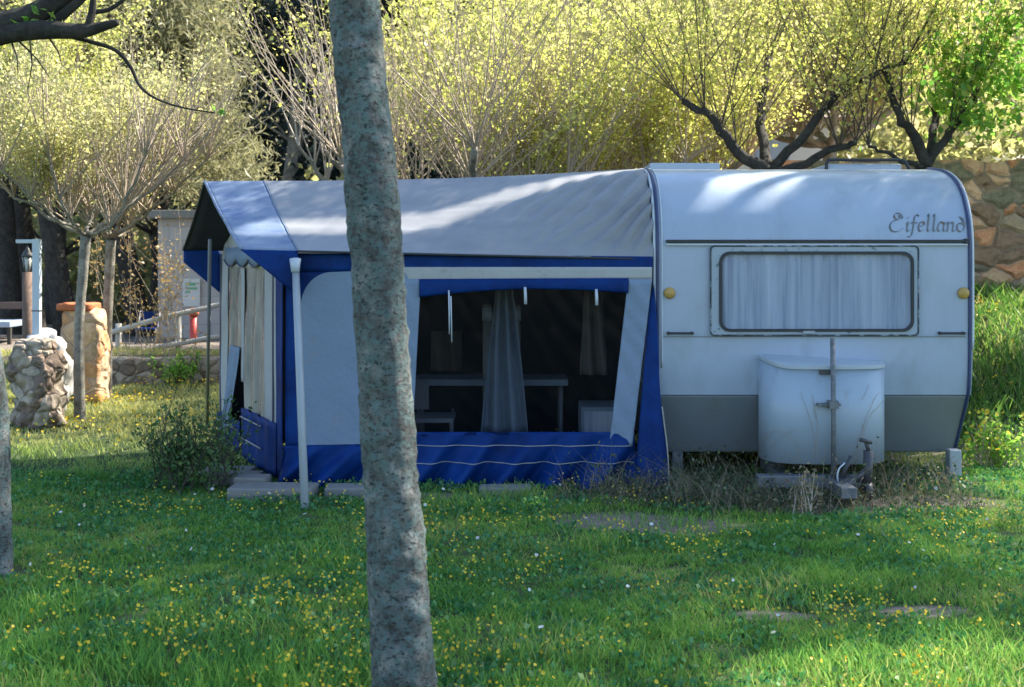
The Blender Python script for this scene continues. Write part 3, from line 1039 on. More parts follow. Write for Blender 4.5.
obj('jockey_wheel', join(tube([(jx, 8.5, 0.08), (jx + 0.01, 8.5, 0.32)], 0.032, 10), tube([(jx + 0.01, 8.5, 0.32), (jx - 0.01, 8.5, 0.39)], 0.014, 8),
                         tube([(jx - 0.05, 8.49, 0.395), (jx + 0.03, 8.49, 0.375)], 0.013, 8), tube([(jx - 0.10, 8.5, 0.1), (jx, 8.5, 0.2)], 0.02, 8),
                         disc((jx, 8.5, 0.06), 0.06, 0.05, 16, 'x')), 'dark_metal', car)
hx = P(846, 440, 8.45).x
hl = obj('coupling', join(tube([(hx - 0.03, 8.45, 0.14), (hx, 8.45, 0.22), (hx + 0.04, 8.45, 0.29)], [0.018, 0.016, 0.02], 8), box(hx - 0.05, hx + 0.05, 8.4, 8.6, 0.08, 0.15)), 'dark_metal', car)
obj('breakaway_cable', tube(smooth_path([(hx + 0.0, 8.44, 0.09), (hx - 0.06, 8.42, 0.14), (hx - 0.055, 8.42, 0.21), (hx - 0.01, 8.44, 0.25)], 16), 0.006, 6), 'white_trim', car)
sx = P(955, 470, 9.1).x
bevel(obj('corner_steady', join(box(sx - 0.05, sx + 0.035, 9.06, 9.16, 0.0, 0.24), box(sx - 0.08, sx + 0.06, 9.02, 9.2, 0.0, 0.03)), 'pole_white', car), 0.01)
sx2 = XL + 0.2
bevel(obj('corner_steady', join(box(sx2 - 0.04, sx2 + 0.04, 9.3, 9.38, 0.0, 0.24), box(sx2 - 0.07, sx2 + 0.07, 9.26, 9.42, 0.0, 0.03)), 'rust_steel', car), 0.01)
dv = root('dry_vine', 'dry twigs tangled across the white gas locker front', 'twigs', P(780, 450, 8.58))
obj('stems', join(*[vine(v_) for v_ in ([(760, 442), (772, 432), (785, 433), (797, 447), (800, 460)], [(770, 446), (782, 436), (795, 430)], [(801, 392), (810, 420), (818, 455)],
     [(812, 395), (818, 430), (812, 458)], [(852, 466), (862, 430), (872, 404), (878, 392)], [(858, 452), (868, 420), (884, 400)], 
     [(862, 400), (866, 392), (868, 384)])]), 'shoot', dv)
for xx in (XL + 0.12, XR - 0.12):
    wh = obj('wheel', disc((xx, 11.4, 0.29), 0.29, 0.17, 28, 'x'), 'black_rubber', car)
    obj('rim', disc((xx - 0.04 if xx < 2 else xx + 0.04, 11.4, 0.29), 0.17, 0.16, 20, 'x'), 'vent', wh)
obj('underbody_light_block', box(XL + 0.05, XR - 0.05, 12.7, 12.76, 0.0, 0.2), 'black_rubber', car, False)  # added board, blocks the light behind the dark gap under the caravan
# roof vents
a, b = P(650, 165, 10.3), P(720, 165, 10.3)
vt = obj('roof_vent', join(box(a.x, b.x, 10.3, 10.9, 2.25, 2.33), box(a.x - 0.02, b.x + 0.02, 10.28, 10.92, 2.245, 2.27)), 'vent', car)
bevel(vt, 0.02, 3)
a, b = P(828, 165, 10.3), P(902, 165, 10.3)
sk = obj('skylight', join(box(a.x, b.x, 10.3, 10.95, 2.25, 2.325)), 'vent', car)
bevel(sk, 0.02, 3)
obj('frame', tube(smooth_path([(a.x - 0.02, 10.28, 2.25), (a.x - 0.01, 10.28, 2.34), (a.x + 0.04, 10.28, 2.352), ((a.x + b.x) / 2, 10.28, 2.35), (b.x - 0.04, 10.28, 2.352), (b.x + 0.02, 10.28, 2.335), (b.x + 0.06, 10.28, 2.255)], 40), 0.014, 6), 'black_rubber', sk)

# ------------------------------------------------------------------ awning
aw = root('awning', 'blue and grey fabric porch awning with dark windows joined to the caravan', 'awning', (-0.5, 9.9, 0))
YA = 8.95
NEAR, APEX, FAR = Vector((-1.842, 8.86, 1.637)), Vector((-2.327, 9.86, 2.156)), Vector((-2.72, 10.77, 1.64))
# caravan end of the roof follows the caravan's own curve
cprof = smooth_path([Vector((XL - 0.012, y, z)) for y, z in [(8.965, 1.575)] + [(y - 0.004, z + 0.006) for y, z in UP[4:]]], 41)


def cend(v):
    u = v * 40
    i = min(int(u), 39)
    return cprof[i].lerp(cprof[i + 1], u - i)


def roof_pt(u, v):
    """u 0 at the caravan .. 1 outer edge; v 0 eave .. 1 ridge"""
    c = cend(v)
    l = NEAR.lerp(APEX, v) + Vector((0, 0, -0.035 * math.sin(math.pi * v)))
    w = u
    p_ = c.lerp(l, u)
    # the curve of the caravan flattens out quickly along the cloth
    e = cend(0).lerp(NEAR, u)
    r_ = cend(1).lerp(APEX, u)
    flat = e.lerp(r_, v) + Vector((0, 0, -0.02 * math.sin(math.pi * v)))
    k_ = 1 - (1 - min(1, u / 0.9)) ** 2.0
    q = p_.lerp(flat, k_)
    q.z -= 0.030 * math.sin(math.pi * min(1, u * 1.05)) * v       # sagging ridge
    fold = math.sin((u * 3.2 + v + 0.10 * mnoise.noise(Vector((u * 6, v * 3, 0)))) * 38)
    m_ = max(0, 1 - u / 0.38) * math.sin(math.pi * min(1, v * 1.1)) ** 0.7
    q.z += 0.020 * fold * m_
    q.y -= 0.026 * fold * m_
    q.z += 0.010 * mnoise.noise(Vector((u * 3.5, v * 7, 2.0))) * math.sin(math.pi * v)
    q.z += 0.006 * mnoise.noise(Vector((u * 2, v * 16, 5.0))) * math.sin(math.pi * v)
    return q


UB = 0.865
rf_ = obj('roof', grid(lambda u, v: roof_pt(u * UB, v), 160, 60), 'roof_cloth', aw)
solid(rf_, 0.004)
bb = obj('roof_border', grid(lambda u, v: roof_pt(UB + (1 - UB) * u, v), 16, 30), 'faded_blue', aw)
solid(bb, 0.004)
far_c = [Vector((XL - 0.012, 10.9, 1.6)), Vector((XL - 0.012, 9.9, 2.256))]
bk = obj('back_slope', grid(lambda u, v: Vector((XL - 0.012, 10.95, 1.58)).lerp(FAR, u).lerp(roof_pt(u, 1.0), v) + Vector((0, 0, -0.03 * math.sin(math.pi * v))), 40, 12), 'shaded_cloth', aw)
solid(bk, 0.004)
obj('edge_binding', tube([roof_pt(1.0, v / 30) + Vector((-0.003, 0, 0.003)) for v in range(31)], 0.011, 6), 'faded_blue', aw)
obj('edge_binding', tube([APEX.lerp(FAR, v / 10) + Vector((-0.003, 0, -0.03 * math.sin(math.pi * v / 10) + 0.003)) for v in range(11)], 0.010, 6), 'black_rubber', aw)
obj('seam', tube([roof_pt(UB, v / 30) + Vector((0, -0.002, 0.003)) for v in range(31)], 0.005, 5), 'faded_blue', aw)
# eave binding where the roof meets the wall
obj('eave_binding', tube([roof_pt(u / 60 * UB, 0) + Vector((0, -0.004, -0.004)) for u in range(61)], 0.009, 6), 'black_rubber', aw)
# corner valances
va = obj('valance', grid(lambda u, v: roof_pt(1 - 0.135 * u, 0).lerp(roof_pt(1 - 0.135 * u, 0) + Vector((0.0, 0, -0.305 * u - 0.004)), v) + Vector((0, -0.012 * v, 0)), 12, 8), 'blue_cloth', aw)
solid(va, 0.004)
wfar = Vector((-2.43, 10.83, 1.60))
va2 = obj('valance', grid(lambda u, v: FAR.lerp(Vector((-2.42, 10.80, 1.64)), u) + Vector((0, 0, -(0.10 + 0.26 * u) * v)), 12, 8), 'blue_cloth', aw)
solid(va2, 0.004)

# end wall, facing the camera
A = lambda px, py, off=0.0: P(px, py, YA) + Vector((0, -off, 0))


def wr(p_, amp=0.006, s=4.0, seed=0):
    q = Vector(p_)
    q.y += amp * mnoise.noise(Vector((q.x * s, q.z * s * 0.8, seed))) + amp * 0.6 * math.sin((q.x * 1.0 + q.z * 0.7) * 40 + 4 * mnoise.noise(q * 2))
    return q


def cloth(name, a, b, c, d, mat, off, nu=24, nv=24, amp=0.005, seed=0, parent=None, th=0.003):
    f = bilin(A(*a, off), A(*b, off), A(*c, off), A(*d, off))
    o = obj(name, grid(lambda u, v: wr(f(u, v), amp, 4, seed), nu, nv), mat, parent or aw)
    return solid(o, th)


cloth('blue_band', (287, 272), (653, 268), (287, 253), (653, 256.5), 'blue_cloth', 0.000, 80, 4, 0.003)
# left bay: blue surround with a grey panel whose top is rounded
arch = []
for i in range(15):
    a_ = math.pi / 2 * (1 - i / 14)
    arch.append((332 - 31 * math.sin(math.pi / 2 * i / 14), 272 + 34 * (1 - math.cos(math.pi / 2 * i / 14))))
arch = [(410, 270.5), (360, 271)] + arch + [(302, 360), (303, 445), (410, 443)]
vs = [A(x_, y_, 0.004) for x_, y_ in arch]
pn = obj('side_panel', (vs, [tuple(range(len(vs)))]), 'grey_cloth', aw, False)
solid(pn, 0.003)
cloth('corner_surround', (285, 447), (412, 445), (286, 270), (412, 270), 'blue_cloth', -0.004, 24, 30, 0.003)
# window bay frame
cloth('window_header', (400, 281), (652, 279), (400, 267), (652, 267), 'pale_cloth', 0.004, 50, 4, 0.003)
cloth('window_side', (404, 440), (412.5, 436), (404, 279), (421, 279), 'grey_cloth', 0.008, 8, 30, 0.007, 1)
cloth('window_side', (609, 446), (632, 446), (628, 279), (652, 279), 'grey_cloth', 0.010, 10, 30, 0.009, 2)
fp = bilin(A(419.5, 279, 0.016), A(628.5, 278, 0.016), A(419.5, 297, 0.022), A(628, 293, 0.022))
flap = obj('window_flap', grid(lambda u, v: fp(u, v) + Vector((0, -0.008 * math.sin(math.pi * v), 0.045 * math.sin(math.pi * u) * v * 0.9)), 40, 6), 'blue_cloth', aw)
solid(flap, 0.003)
wo = obj('window', grid(lambda u, v: wr(bilin(A(408, 436), A(612, 434), A(417, 281), A(632, 281))(u, v), 0.003, 3, 4), 40, 30), 'dark_window', aw)
for (px, y0_, y1_, loop) in ((449, 290, 342, 2), (525, 287, 304, 1), (596, 289, 305, 1)):
    for k_ in range(loop):
        obj('tie', tube([A(px + k_ * 2, y0_ + 6 * k_, 0.024), A(px + 0.4 + k_ * 2, (y0_ + y1_) / 2, 0.026), A(px + 0.5 + k_ * 2.5, y1_ - 8 * (1 - k_) * (loop - 1), 0.024)], [0.010 if loop == 1 else 0.006, 0.012 if loop == 1 else 0.005, 0.012 if loop == 1 else 0.004], 6), 'white_trim', aw)


# skirt with diagonal folds, flaring out at the foot
def skirt(u, v):
    top = A(284, 446, 0.0).lerp(A(634, 432, 0.0), u)
    if u > 0.2:
        top.z = A(0, 445 - 0, 0).z + (A(0, 432, 0).z - A(0, 445, 0).z) * min(1, max(0, u - 0.26) / 0.10)
    bot = A(280, 488, 0.03).lerp(A(640, 488, 0.05), u)
    q = bot.lerp(top, v)
    d = (u * 9.5 - v * 1.15)
    q.y += (0.085 * math.sin(d * 5.2 + 1.2 * mnoise.noise(Vector((u * 9, 0, 1)))) + 0.022 * math.sin(d * 11.7 + 1.0)) * (1 - v) ** 1.1 * 1.25
    q.y += 0.006 * mnoise.noise(q * 6)
    return q


sk_ = obj('skirt', grid(skirt, 130, 16), 'blue_cloth', aw)
solid(sk_, 0.003)
for vv in (0.76, 0.46):
    obj('skirt_piping', tube([skirt(0.36 + 0.63 * i / 70, vv) + Vector((0, -0.005, 0)) for i in range(71)], 0.0032, 5), 'piping', aw)


def flare(u, v):
    top = A(650, 300, -0.02).lerp(A(654.5, 284, -0.02), u)
    bot = A(633, 488, 0.055).lerp(A(666, 487, 0.10), u)
    q = bot.lerp(top, v)
    q.y -= (0.06 * math.sin(u * math.pi) + 0.015 * math.sin(u * 9 + v * 5)) * (1 - v) ** 2.2
    q.x += 0.015 * math.sin(v * 9) * u * u * (1 - v)
    return q


fl_ = obj('draught_flap', grid(flare, 14, 30), 'blue_cloth', aw)
solid(fl_, 0.003)
obj('flap_piping', tube([flare(1.0, 0.02 + 0.38 * i / 16) + Vector((0.003, -0.006, 0)) for i in range(17)], 0.006, 5), 'piping', aw)

# gable wall on the left with the zipped door
W0, W1 = Vector((-1.585, 8.965, 0)), Vector((-2.43, 10.83, 0))
WN = Vector((-(W1 - W0).y, (W1 - W0).x, 0)).normalized()
if WN.x > 0:
    WN = -WN


def G(s, z, off=0.0):
    q = W0.lerp(W1, s) + WN * off
    q.z = z
    return q


def gtop(s):
    return 1.60 + 0.50 * (1 - abs(s - 0.5) * 2) - 0.02


def gpanel(name, s0, s1, z0, z1, mat, off, nu=8, nv=20, amp=0.006, lean=0.0):
    def f(u, v):
        s = s0 + (s1 - s0) * u
        zt_ = z1 if z1 is not None else gtop(s)
        z = z0 + (zt_ - z0) * v
        return G(s + lean * (1 - v), z, off + amp * math.sin(s * 45 + z * 3) + amp * mnoise.noise(Vector((s * 8, z * 3, off * 50))))
    o = obj(name, grid(f, nu, nv), mat, aw)
    if mat != 'clear_film':
        solid(o, 0.003)
    return o


gpanel('corner_strip', -0.01, 0.075, 0.05, 1.62, 'blue_cloth', 0.004, amp=0.002)
gpanel('wall_panel', 0.075, 0.245, 0.36, None, 'pale_cloth', 0.0, amp=0.004)
gpanel('wall_panel', 0.245, 0.62, 1.50, None, 'pale_cloth', 0.0, amp=0.004)
gpanel('wall_panel', 0.62, 0.86, 1.50, None, 'pale_cloth', 0.0, amp=0.004)
gpanel('wall_panel', 0.86, 1.0, 0.10, None, 'pale_cloth', 0.002, amp=0.006)
gpanel('clear_window', 0.235, 0.56, 0.42, 1.51, 'clear_film', -0.004, 14, 20, 0.010)
gpanel('clear_window', 0.60, 0.87, 0.78, 1.51, 'clear_film', -0.004, 12, 16, 0.010)
gpanel('door_zip', 0.555, 0.61, 0.62, 1.52, 'pale_cloth', 0.006, 4, 20, 0.003)
gpanel('skirt', 0.06, 0.56, 0.04, 0.425, 'blue_cloth', 0.016, 20, 8, 0.012)
gpanel('skirt', 0.60, 1.0, 0.06, 0.30, 'blue_cloth', 0.016, 16, 8, 0.012)
for zz in (0.36, 0.20):
    obj('skirt_piping', tube([G(0.24 + 0.32 * i / 12, zz, 0.034) for i in range(13)], 0.006, 5), 'piping', aw)
obj('skirt_piping', tube([G(0.62 + 0.37 * i / 12, 0.24, 0.034) for i in range(13)], 0.006, 5), 'piping', aw)


def doorflap(u, v):
    z = 0.16 + 0.72 * v
    s = 0.60 + 0.28 * u * (1 - 0.35 * v) + 0.22 * (1 - v) ** 1.4 * (1 - u)
    return G(s, z, 0.02 + 0.05 * math.sin(u * math.pi) * (1 - v) + 0.01 * math.sin(u * 14 + v * 3))


solid(obj('door_flap', grid(doorflap, 14, 18), 'grey_cloth', aw), 0.003)
sc2 = []
for i in range(25):
    s = 0.26 + 0.62 * i / 24
    sc2.append((s, 1.56 - 0.05 * abs(math.sin(i / 24 * math.pi * 3))))
vs = [G(s, z, 0.018) for s, z in sc2] + [G(s, 1.66, 0.014) for s, z in sc2]
solid(obj('scalloped_trim', (vs, [(i, i + 1, 26 + i, 25 + i) for i in range(24)]), 'grey_cloth', aw), 0.003)
obj('trim_binding', tube([G(s, z, 0.020) for s, z in sc2], 0.007, 5), 'navy_trim', aw)
gpanel('wall_edge', 0.965, 0.985, 0.06, 1.6, 'navy_trim', 0.012, 2, 12, 0.001)
gpanel('wall_edge', 0.105, 0.118, 0.36, 1.6, 'navy_trim', 0.010, 2, 12, 0.001)
# rear wall
rw = obj('rear_wall', grid(lambda u, v: Vector((-2.43, 10.83, 0.03)).lerp(Vector((XL, 10.95, 0.03)), u) + Vector((0, 0.01 * math.sin(u * 40), 1.58 * v)), 60, 6), 'shaded_cloth', aw)
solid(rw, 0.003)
# poles
obj('guy_pole', tube([P(305, 509, 8.15), P(300, 380, 8.5), P(295.5, 265, 8.84)], [0.027, 0.026, 0.025], 10), 'pole_white', aw)
obj('pole_cap', tube([P(295.3, 272, 8.80), P(295.2, 259, 8.82)], [0.028, 0.040], 10), 'white_trim', aw)
obj('guy_pole', tube([P(207, 432, 11.75), P(210, 240, 10.0)], 0.0155, 8), 'pole_grey', aw)
obj('roof_pole', tube([Vector((XL - 0.1, 9.9, 2.19)), APEX + Vector((0.02, 0, -0.06))], 0.014, 8), 'pole_grey', aw)
for q in (G(0.01, 0, -0.05), G(0.99, 0, -0.05)):
    obj('frame_pole', tube([(q.x, q.y, 0.0), (q.x, q.y, 1.58)], 0.013, 8), 'pole_grey', aw)

# paving slabs edging the awning floor
def slab(pts_, z0, z1, label):
    n_ = len(pts_)
    c_ = Vector((sum(p_[0] for p_ in pts_) / n_, sum(p_[1] for p_ in pts_) / n_, 0))
    vs_ = [(p_[0], p_[1], z0) for p_ in pts_] + [(p_[0], p_[1], z1) for p_ in pts_]
    fs_ = [tuple(range(n_)), tuple(range(n_, 2 * n_))] + [(i, (i + 1) % n_, n_ + (i + 1) % n_, n_ + i) for i in range(n_)]
    o = obj('paving_slab', (vs_, fs_), 'slab', None, False, origin=c_)
    bevel(o, 0.012, 2)
    return tag(o, label, 'paving slab', 'paving slabs edging the awning')


def seg(a, b, wdt, z1, label):
    a, b = Vector((*a, 0)), Vector((*b, 0))
    d = (b - a).normalized()
    nrm = Vector((-d.y, d.x, 0)) * wdt / 2
    slab([a + nrm, b + nrm, b - nrm, a - nrm], -0.04, z1, label)


seg((-1.86, 8.62), (-1.30, 8.60), 0.26, 0.075, 'long grey paving slab beside the foot of the white awning pole')
seg((-1.24, 8.66), (-0.86, 8.67), 0.2, 0.065, 'paving slab right of the white awning pole, left of the big trunk')
seg((-0.22, 8.70), (0.13, 8.71), 0.16, 0.055, 'pale paving slab half sunk in grass under the awning window')
seg((-1.88, 8.88), (-1.66, 8.86), 0.18, 0.095, 'first stepped slab under the left awning corner')
seg((-2.08, 9.13), (-1.76, 9.11), 0.2, 0.075, 'second stepped slab below the awning door')
seg((-2.22, 9.40), (-1.86, 9.38), 0.2, 0.065, 'third stepped slab next to the dark bush')

# what stands inside the awning
gfl = obj('awning_floor', box(-1.5, 0.95, 9.05, 10.75, -0.05, 0.03), 'slab', None, False)
gfl['kind'] = 'structure'


def hang(u, v):
    z = 0.30 + 1.26 * v
    wdt = 0.022 + 0.15 * (1 - v) ** 0.75
    x_ = -0.055 + (u - 0.5) * 2 * wdt
    return Vector((x_, 9.45 + 0.04 * math.sin(u * 16 + v * 2) + 0.02 * mnoise.noise(Vector((u * 4, v * 4, 0))), z))


ct = obj('hanging_curtain', grid(hang, 40, 20), 'inner_cloth', None, True, origin=(-0.06, 9.45, 0.4))
solid(ct, 0.004)
tag(ct, 'pale cloth gathered at the top hanging inside the awning window', 'curtain')
ct2 = obj('hanging_coat', grid(lambda u, v: Vector((0.60 + (u - 0.5) * (0.20 - 0.08 * v), 9.55 + 0.03 * math.sin(u * 12 + v * 3), 0.72 + 0.72 * v)), 24, 16), 'coat', None, True, origin=(0.6, 9.55, 0.7))
solid(ct2, 0.01)
tag(ct2, 'brown cloth hanging at the right side behind the awning window', 'cloth')
ct3 = obj('hanging_towel', grid(lambda u, v: Vector((-0.52 + (u - 0.5) * 0.24, 10.3 + 0.02 * math.sin(u * 14 + v), 0.68 + 0.32 * v)), 16, 8), 'coat', None, True, origin=(-0.5, 10.3, 0.7))
solid(ct3, 0.008)
tag(ct3, 'small cloth hanging low in the left part of the awning window', 'cloth')
for px in (487, 516):
    c = P(px, 300, 9.9)
    po = root('tent_pole', 'pale inner pole %s the hanging cloth behind the awning window' % ('left of' if px == 487 else 'right of'), 'pole', (c.x, 9.9, 0.03), 'poles inside the awning')
    obj('shaft', tube([(c.x, 9.9, 0.03), (c.x, 9.9, 1.22)], 0.034, 10), 'piping', po)
    obj('glint_band', tube([(c.x, 9.9, 1.10), (c.x, 9.9, 1.20)], 0.040, 10), 'white_trim', po)  # white ring standing in for a glint on the pole
tb_ = root('folding_table', 'pale folding table standing inside the awning behind the cloth', 'table', (0.2, 9.9, 0.03))
obj('table_top', box(-0.75, 0.42, 9.75, 10.2, 0.62, 0.665), 'inner_cloth', tb_, False)
for x_ in (-0.7, 0.37):
    for y_ in (9.8, 10.15):
        obj('leg', tube([(x_, y_, 0.03), (x_, y_, 0.62)], 0.015, 8), 'pole_grey', tb_)
ch = root('folding_chair', 'grey folding chair in the left corner behind the awning window', 'chair', (-0.62, 9.5, 0.03))
obj('seat', box(-0.85, -0.42, 9.3, 9.68, 0.40, 0.43), 'pole_grey', ch, False)
obj('backrest', box(-0.85, -0.62, 9.68, 9.72, 0.45, 0.66), 'pole_grey', ch, False)
for x_ in (-0.83, -0.44):
    obj('leg', tube([(x_, 9.32, 0.03), (x_, 9.70, 0.45)], 0.012, 8), 'pole_grey', ch)
    obj('leg', tube([(x_, 9.68, 0.03), (x_, 9.34, 0.40)], 0.012, 8), 'pole_grey', ch)
cb = root('camp_cupboard', 'low grey cupboard inside the awning beside the caravan', 'cupboard', (0.62, 9.6, 0.03))
bevel(obj('body', box(0.5, 0.82, 9.4, 9.85, 0.03, 0.50), 'inner_cloth', cb), 0.01)
obj('door', box(0.52, 0.80, 9.385, 9.4, 0.06, 0.47), 'curtain', cb, False)


# ------------------------------------------------------------------ trees
def lin(a, b, n):
    return [a + (b - a) * i / (n - 1) for i in range(n)]


def trunk_mesh(pts, radii, n=40, k=20, amp=0.06):
    path = smooth_path(pts, n)
    rr_ = np.interp(np.linspace(0, len(radii) - 1, n), range(len(radii)), radii)
    vs, fs = tube(path, list(rr_), k)
    out_ = []
    for i, v in enumerate(vs):
        c = path[min(i // k, n - 1)]
        d = v - c
        out_.append(c + d * (1 + amp * 1.6 * mnoise.noise(Vector((v.x * 9, v.y * 9, v.z * 4))) + amp * mnoise.noise(v * 22)))
    return out_, fs


def shoots_from(p0, n, length, spread, r, outward=Vector((0, 0, 0)), sub=0, curve=0.25):
    """straight young shoots rising from a pollard knuckle; returns meshes and paths"""
    ms, paths = [], []
    for _ in range(n):
        d = Vector((random.gauss(0, spread), random.gauss(0, spread), 1.0)) + outward
        d.normalize()
        L = length * random.uniform(0.45, 1.15)
        b_ = Vector((random.gauss(0, 1), random.gauss(0, 1), 0.3)) * curve * L * 0.3
        pts = [p0, p0 + d * L * 0.35 + b_ * 0.5, p0 + d * L * 0.7 + b_ * 0.8, p0 + d * L + b_ * 0.6 + Vector((0, 0, 0.1 * L))]
        ms.append(tube(pts, [r, r * 0.75, r * 0.5, r * 0.25], 4, False))
        paths.append(pts)
        for _s in range(sub):
            t = random.uniform(0.25, 0.8)
            q = pts[0].lerp(pts[3], t)
            dd = (d + Vector((random.gauss(0, 0.7), random.gauss(0, 0.7), random.uniform(-0.1, 0.5)))).normalized()
            l2 = L * random.uniform(0.2, 0.45)
            p2 = [q, q + dd * l2 * 0.5, q + dd * l2 + Vector((0, 0, 0.05))]
            ms.append(tube(p2, [r * 0.5, r * 0.35, r * 0.2], 3, False))
            paths.append([p2[0], p2[0].lerp(p2[2], .33), p2[0].lerp(p2[2], .66), p2[2]])
    return ms, paths


def leaves_on(paths, per, jitter, t0=0.2):
    arr = np.array([[tuple(p_) for p_ in pa] for pa in paths])            # n,4,3
    n = len(arr)
    t = t0 + (1 - t0) * rng.random((n, per))
    s = t * 3
    i = np.minimum(s.astype(int), 2)
    f = (s - i)[..., None]
    idx = np.arange(n)[:, None]
    q = arr[idx, i] * (1 - f) + arr[idx, i + 1] * f
    q = q + rng.normal(size=q.shape) * jitter
    return q.reshape(-1, 3)


def cloud(center, size, n, clumps, cs):
    """leaf positions gathered in clumps inside an ellipsoid"""
    c = rng.normal(size=(clumps, 3))
    c /= np.linalg.norm(c, axis=1)[:, None]
    c *= (rng.random((clumps, 1)) ** (1 / 2.2))
    c = c * np.array(size) + np.array(center)
    k_ = rng.integers(0, clumps, n)
    sc = cs * (0.5 + rng.random(clumps))
    return c[k_] + rng.normal(size=(n, 3)) * sc[k_][:, None] * np.array([[1, 1, 0.7]])


def pollard(name, label, base, fork, trunk_r, limbs, bark, shoot, leaf, leaf_size, nshoot, slen, per, group, spread=0.35, sub=2, extra=None, cull=True,
            shoot_r=0.010, trunk_pts=None, jit=0.05, t0=0.2, cat_='tree', prob=0.0):
    t = root(name, label, cat_, base, group)
    base, fork = Vector(base), Vector(fork)
    tm = [trunk_mesh(trunk_pts or [base - Vector((0, 0, 0.1)), base.lerp(fork, 0.5) + Vector((random.uniform(-1, 1), 0, 0)) * 0.04, fork], [trunk_r * 1.25, trunk_r, trunk_r * 1.05], 26, 12)]
    sm, paths = [], []
    for pts, r0, r1, kn in limbs:
        path = jag([fork] + [Vector(p_) for p_ in pts], 0.018, 14)
        rr_ = lin(r0, r1, 14)
        rr_[-1] *= 1.12                                                   # swollen pollard knuckle
        tm.append(tube(path, rr_, 9))
        for f_ in kn:
            q = path[min(13, int(f_ * 13))]
            out_ = Vector((q.x - fork.x, q.y - fork.y, 0)) * 0.30
            ms, pa = shoots_from(q, nshoot, slen, spread, shoot_r, out_, sub)
            sm += ms
            paths += pa
    obj('trunk', join(*tm), bark, t)
    obj('shoots', join(*sm), shoot, t)
    lp_ = leaves_on(paths, per, jit, t0)
    if extra is not None:
        lp_ = np.concatenate([lp_, extra])
    if cull:
        lp_ = let_sun_in(lp_, prob)
    nz_ = np.array([mnoise.noise(Vector(q) * 2.1) + 0.6 * mnoise.noise(Vector(q) * 5.3) for q in lp_])
    lp_ = lp_[(nz_ + 0.55 * rng.random(len(lp_)) > 0.12) | (lp_[:, 2] > 4.9)]
    obj('crown', leaves(lp_, leaf_size, 0.65, 0.65), leaf, t, False)
    return t


def auto_limbs(fork, n, length, rise, r0, a0=0.0, y=1.0):
    fork = Vector(fork)
    L = []
    for i in range(n):
        a_ = a0 + 2 * math.pi * i / n + random.uniform(-0.3, 0.3)
        l_ = length * random.uniform(0.7, 1.2)
        d = Vector((math.cos(a_), math.sin(a_) * y, 0))
        p1 = fork + d * l_ * 0.45 + Vector((0, 0, rise * 0.35 * random.uniform(0.4, 1.2)))
        p2 = fork + d * l_ + Vector((0, 0, rise * random.uniform(0.6, 1.2)))
        L.append(([p1, p2], r0, r0 * 0.5, (0.5, 0.75, 1.0)))
    return L


# places the sun reaches between the crowns
for t_ in np.linspace(0, 1, 22):                                       # streak down the awning roof
    sx_ = 640 - 395 * t_
    sy_ = float(np.interp(sx_, [245, 291, 336, 421, 466, 540, 640], [238, 233, 230, 226, 212, 193, 174]))
    lit(sx_, sy_, 9.05 + (250 - sy_) / 80 * 0.75, 0.085)
for x_ in np.linspace(1.05, 3.15, 26):                                   # front edge of the caravan roof
    litp(x_, 9.78, 2.24, 0.085)
for x_ in np.linspace(-5.5, -2.4, 9):                                  # meadow left of the awning
    for y_ in np.linspace(9.9, 16.5, 14):
        litp(x_, y_, 0.1, 0.42)
litp(0.12, 8.35, 0.02, 0.22)
litp(-0.12, 8.33, 0.02, 0.16)
for x_ in np.linspace(1.2, 2.4, 8):                                    # bright strip at lower right
    litp(x_, 5.0 - 0.12 * (x_ - 1.2), 0.1, 0.30)
for (x_, y_, z_) in ((4.2, 10.8, 0.6), (4.6, 12.0, 1.4), (3.9, 9.6, 0.3), (4.5, 11.2, 0.9), (3.75, 9.4, 0.25), (5, 12.6, 1.6), (4.7, 13.3, 2.2), (5.1, 13.3, 2.4)):
    litp(x_, y_, z_ * 0.7, 0.3)

# the trunk in front of the awning; its crown is above the picture
YT = 4.4
tp = [P(407, 745, YT), P(404, 690, YT), P(397, 570, YT), P(389, 450, YT), P(376, 250, YT), P(364, 110, YT), P(353, 0, YT), P(335, -180, YT)]
ft = root('tree', 'lichen covered grey tree trunk leaning in front of the awning', 'tree', (tp[0].x, YT, 0))
tv = trunk_mesh(tp, [0.135, 0.110, 0.099, 0.091, 0.089, 0.087, 0.085, 0.083], 220, 60, 0.055)
kn = [(P(349, 236, YT) + Vector((-0.01, 0, 0)), 0.030, 0.012), (P(408, 505, YT) + Vector((0, -0.06, 0)), 0.035, 0.012), (P(362, 60, YT) + Vector((0, -0.08, 0)), 0.04, 0.014), (P(381, 395, YT) + Vector((0, -0.09, 0)), 0.035, -0.010), (P(419, 610, YT) + Vector((0, -0.05, 0)), 0.04, 0.012)]
axis_ = smooth_path(tp, 120)
nv_ = []
for v in tv[0]:
    c_ = min(axis_, key=lambda q: abs(q.z - v.z))
    d_ = Vector((v.x - c_.x, v.y - c_.y, 0)).normalized()
    push = sum(a_ * math.exp(-((v - k_).length / r_) ** 2) for k_, r_, a_ in kn)
    push += 0.0035 * mnoise.noise(Vector((v.x * 30, v.y * 30, v.z * 55))) + 0.003 * math.sin(v.z * 38 + 4 * mnoise.noise(v * 4)) ** 8
    nv_.append(v + d_ * push)
obj('trunk', (nv_, tv[1]), 'bark_front', ft)
top = tp[-1]
lm, pth = [], []
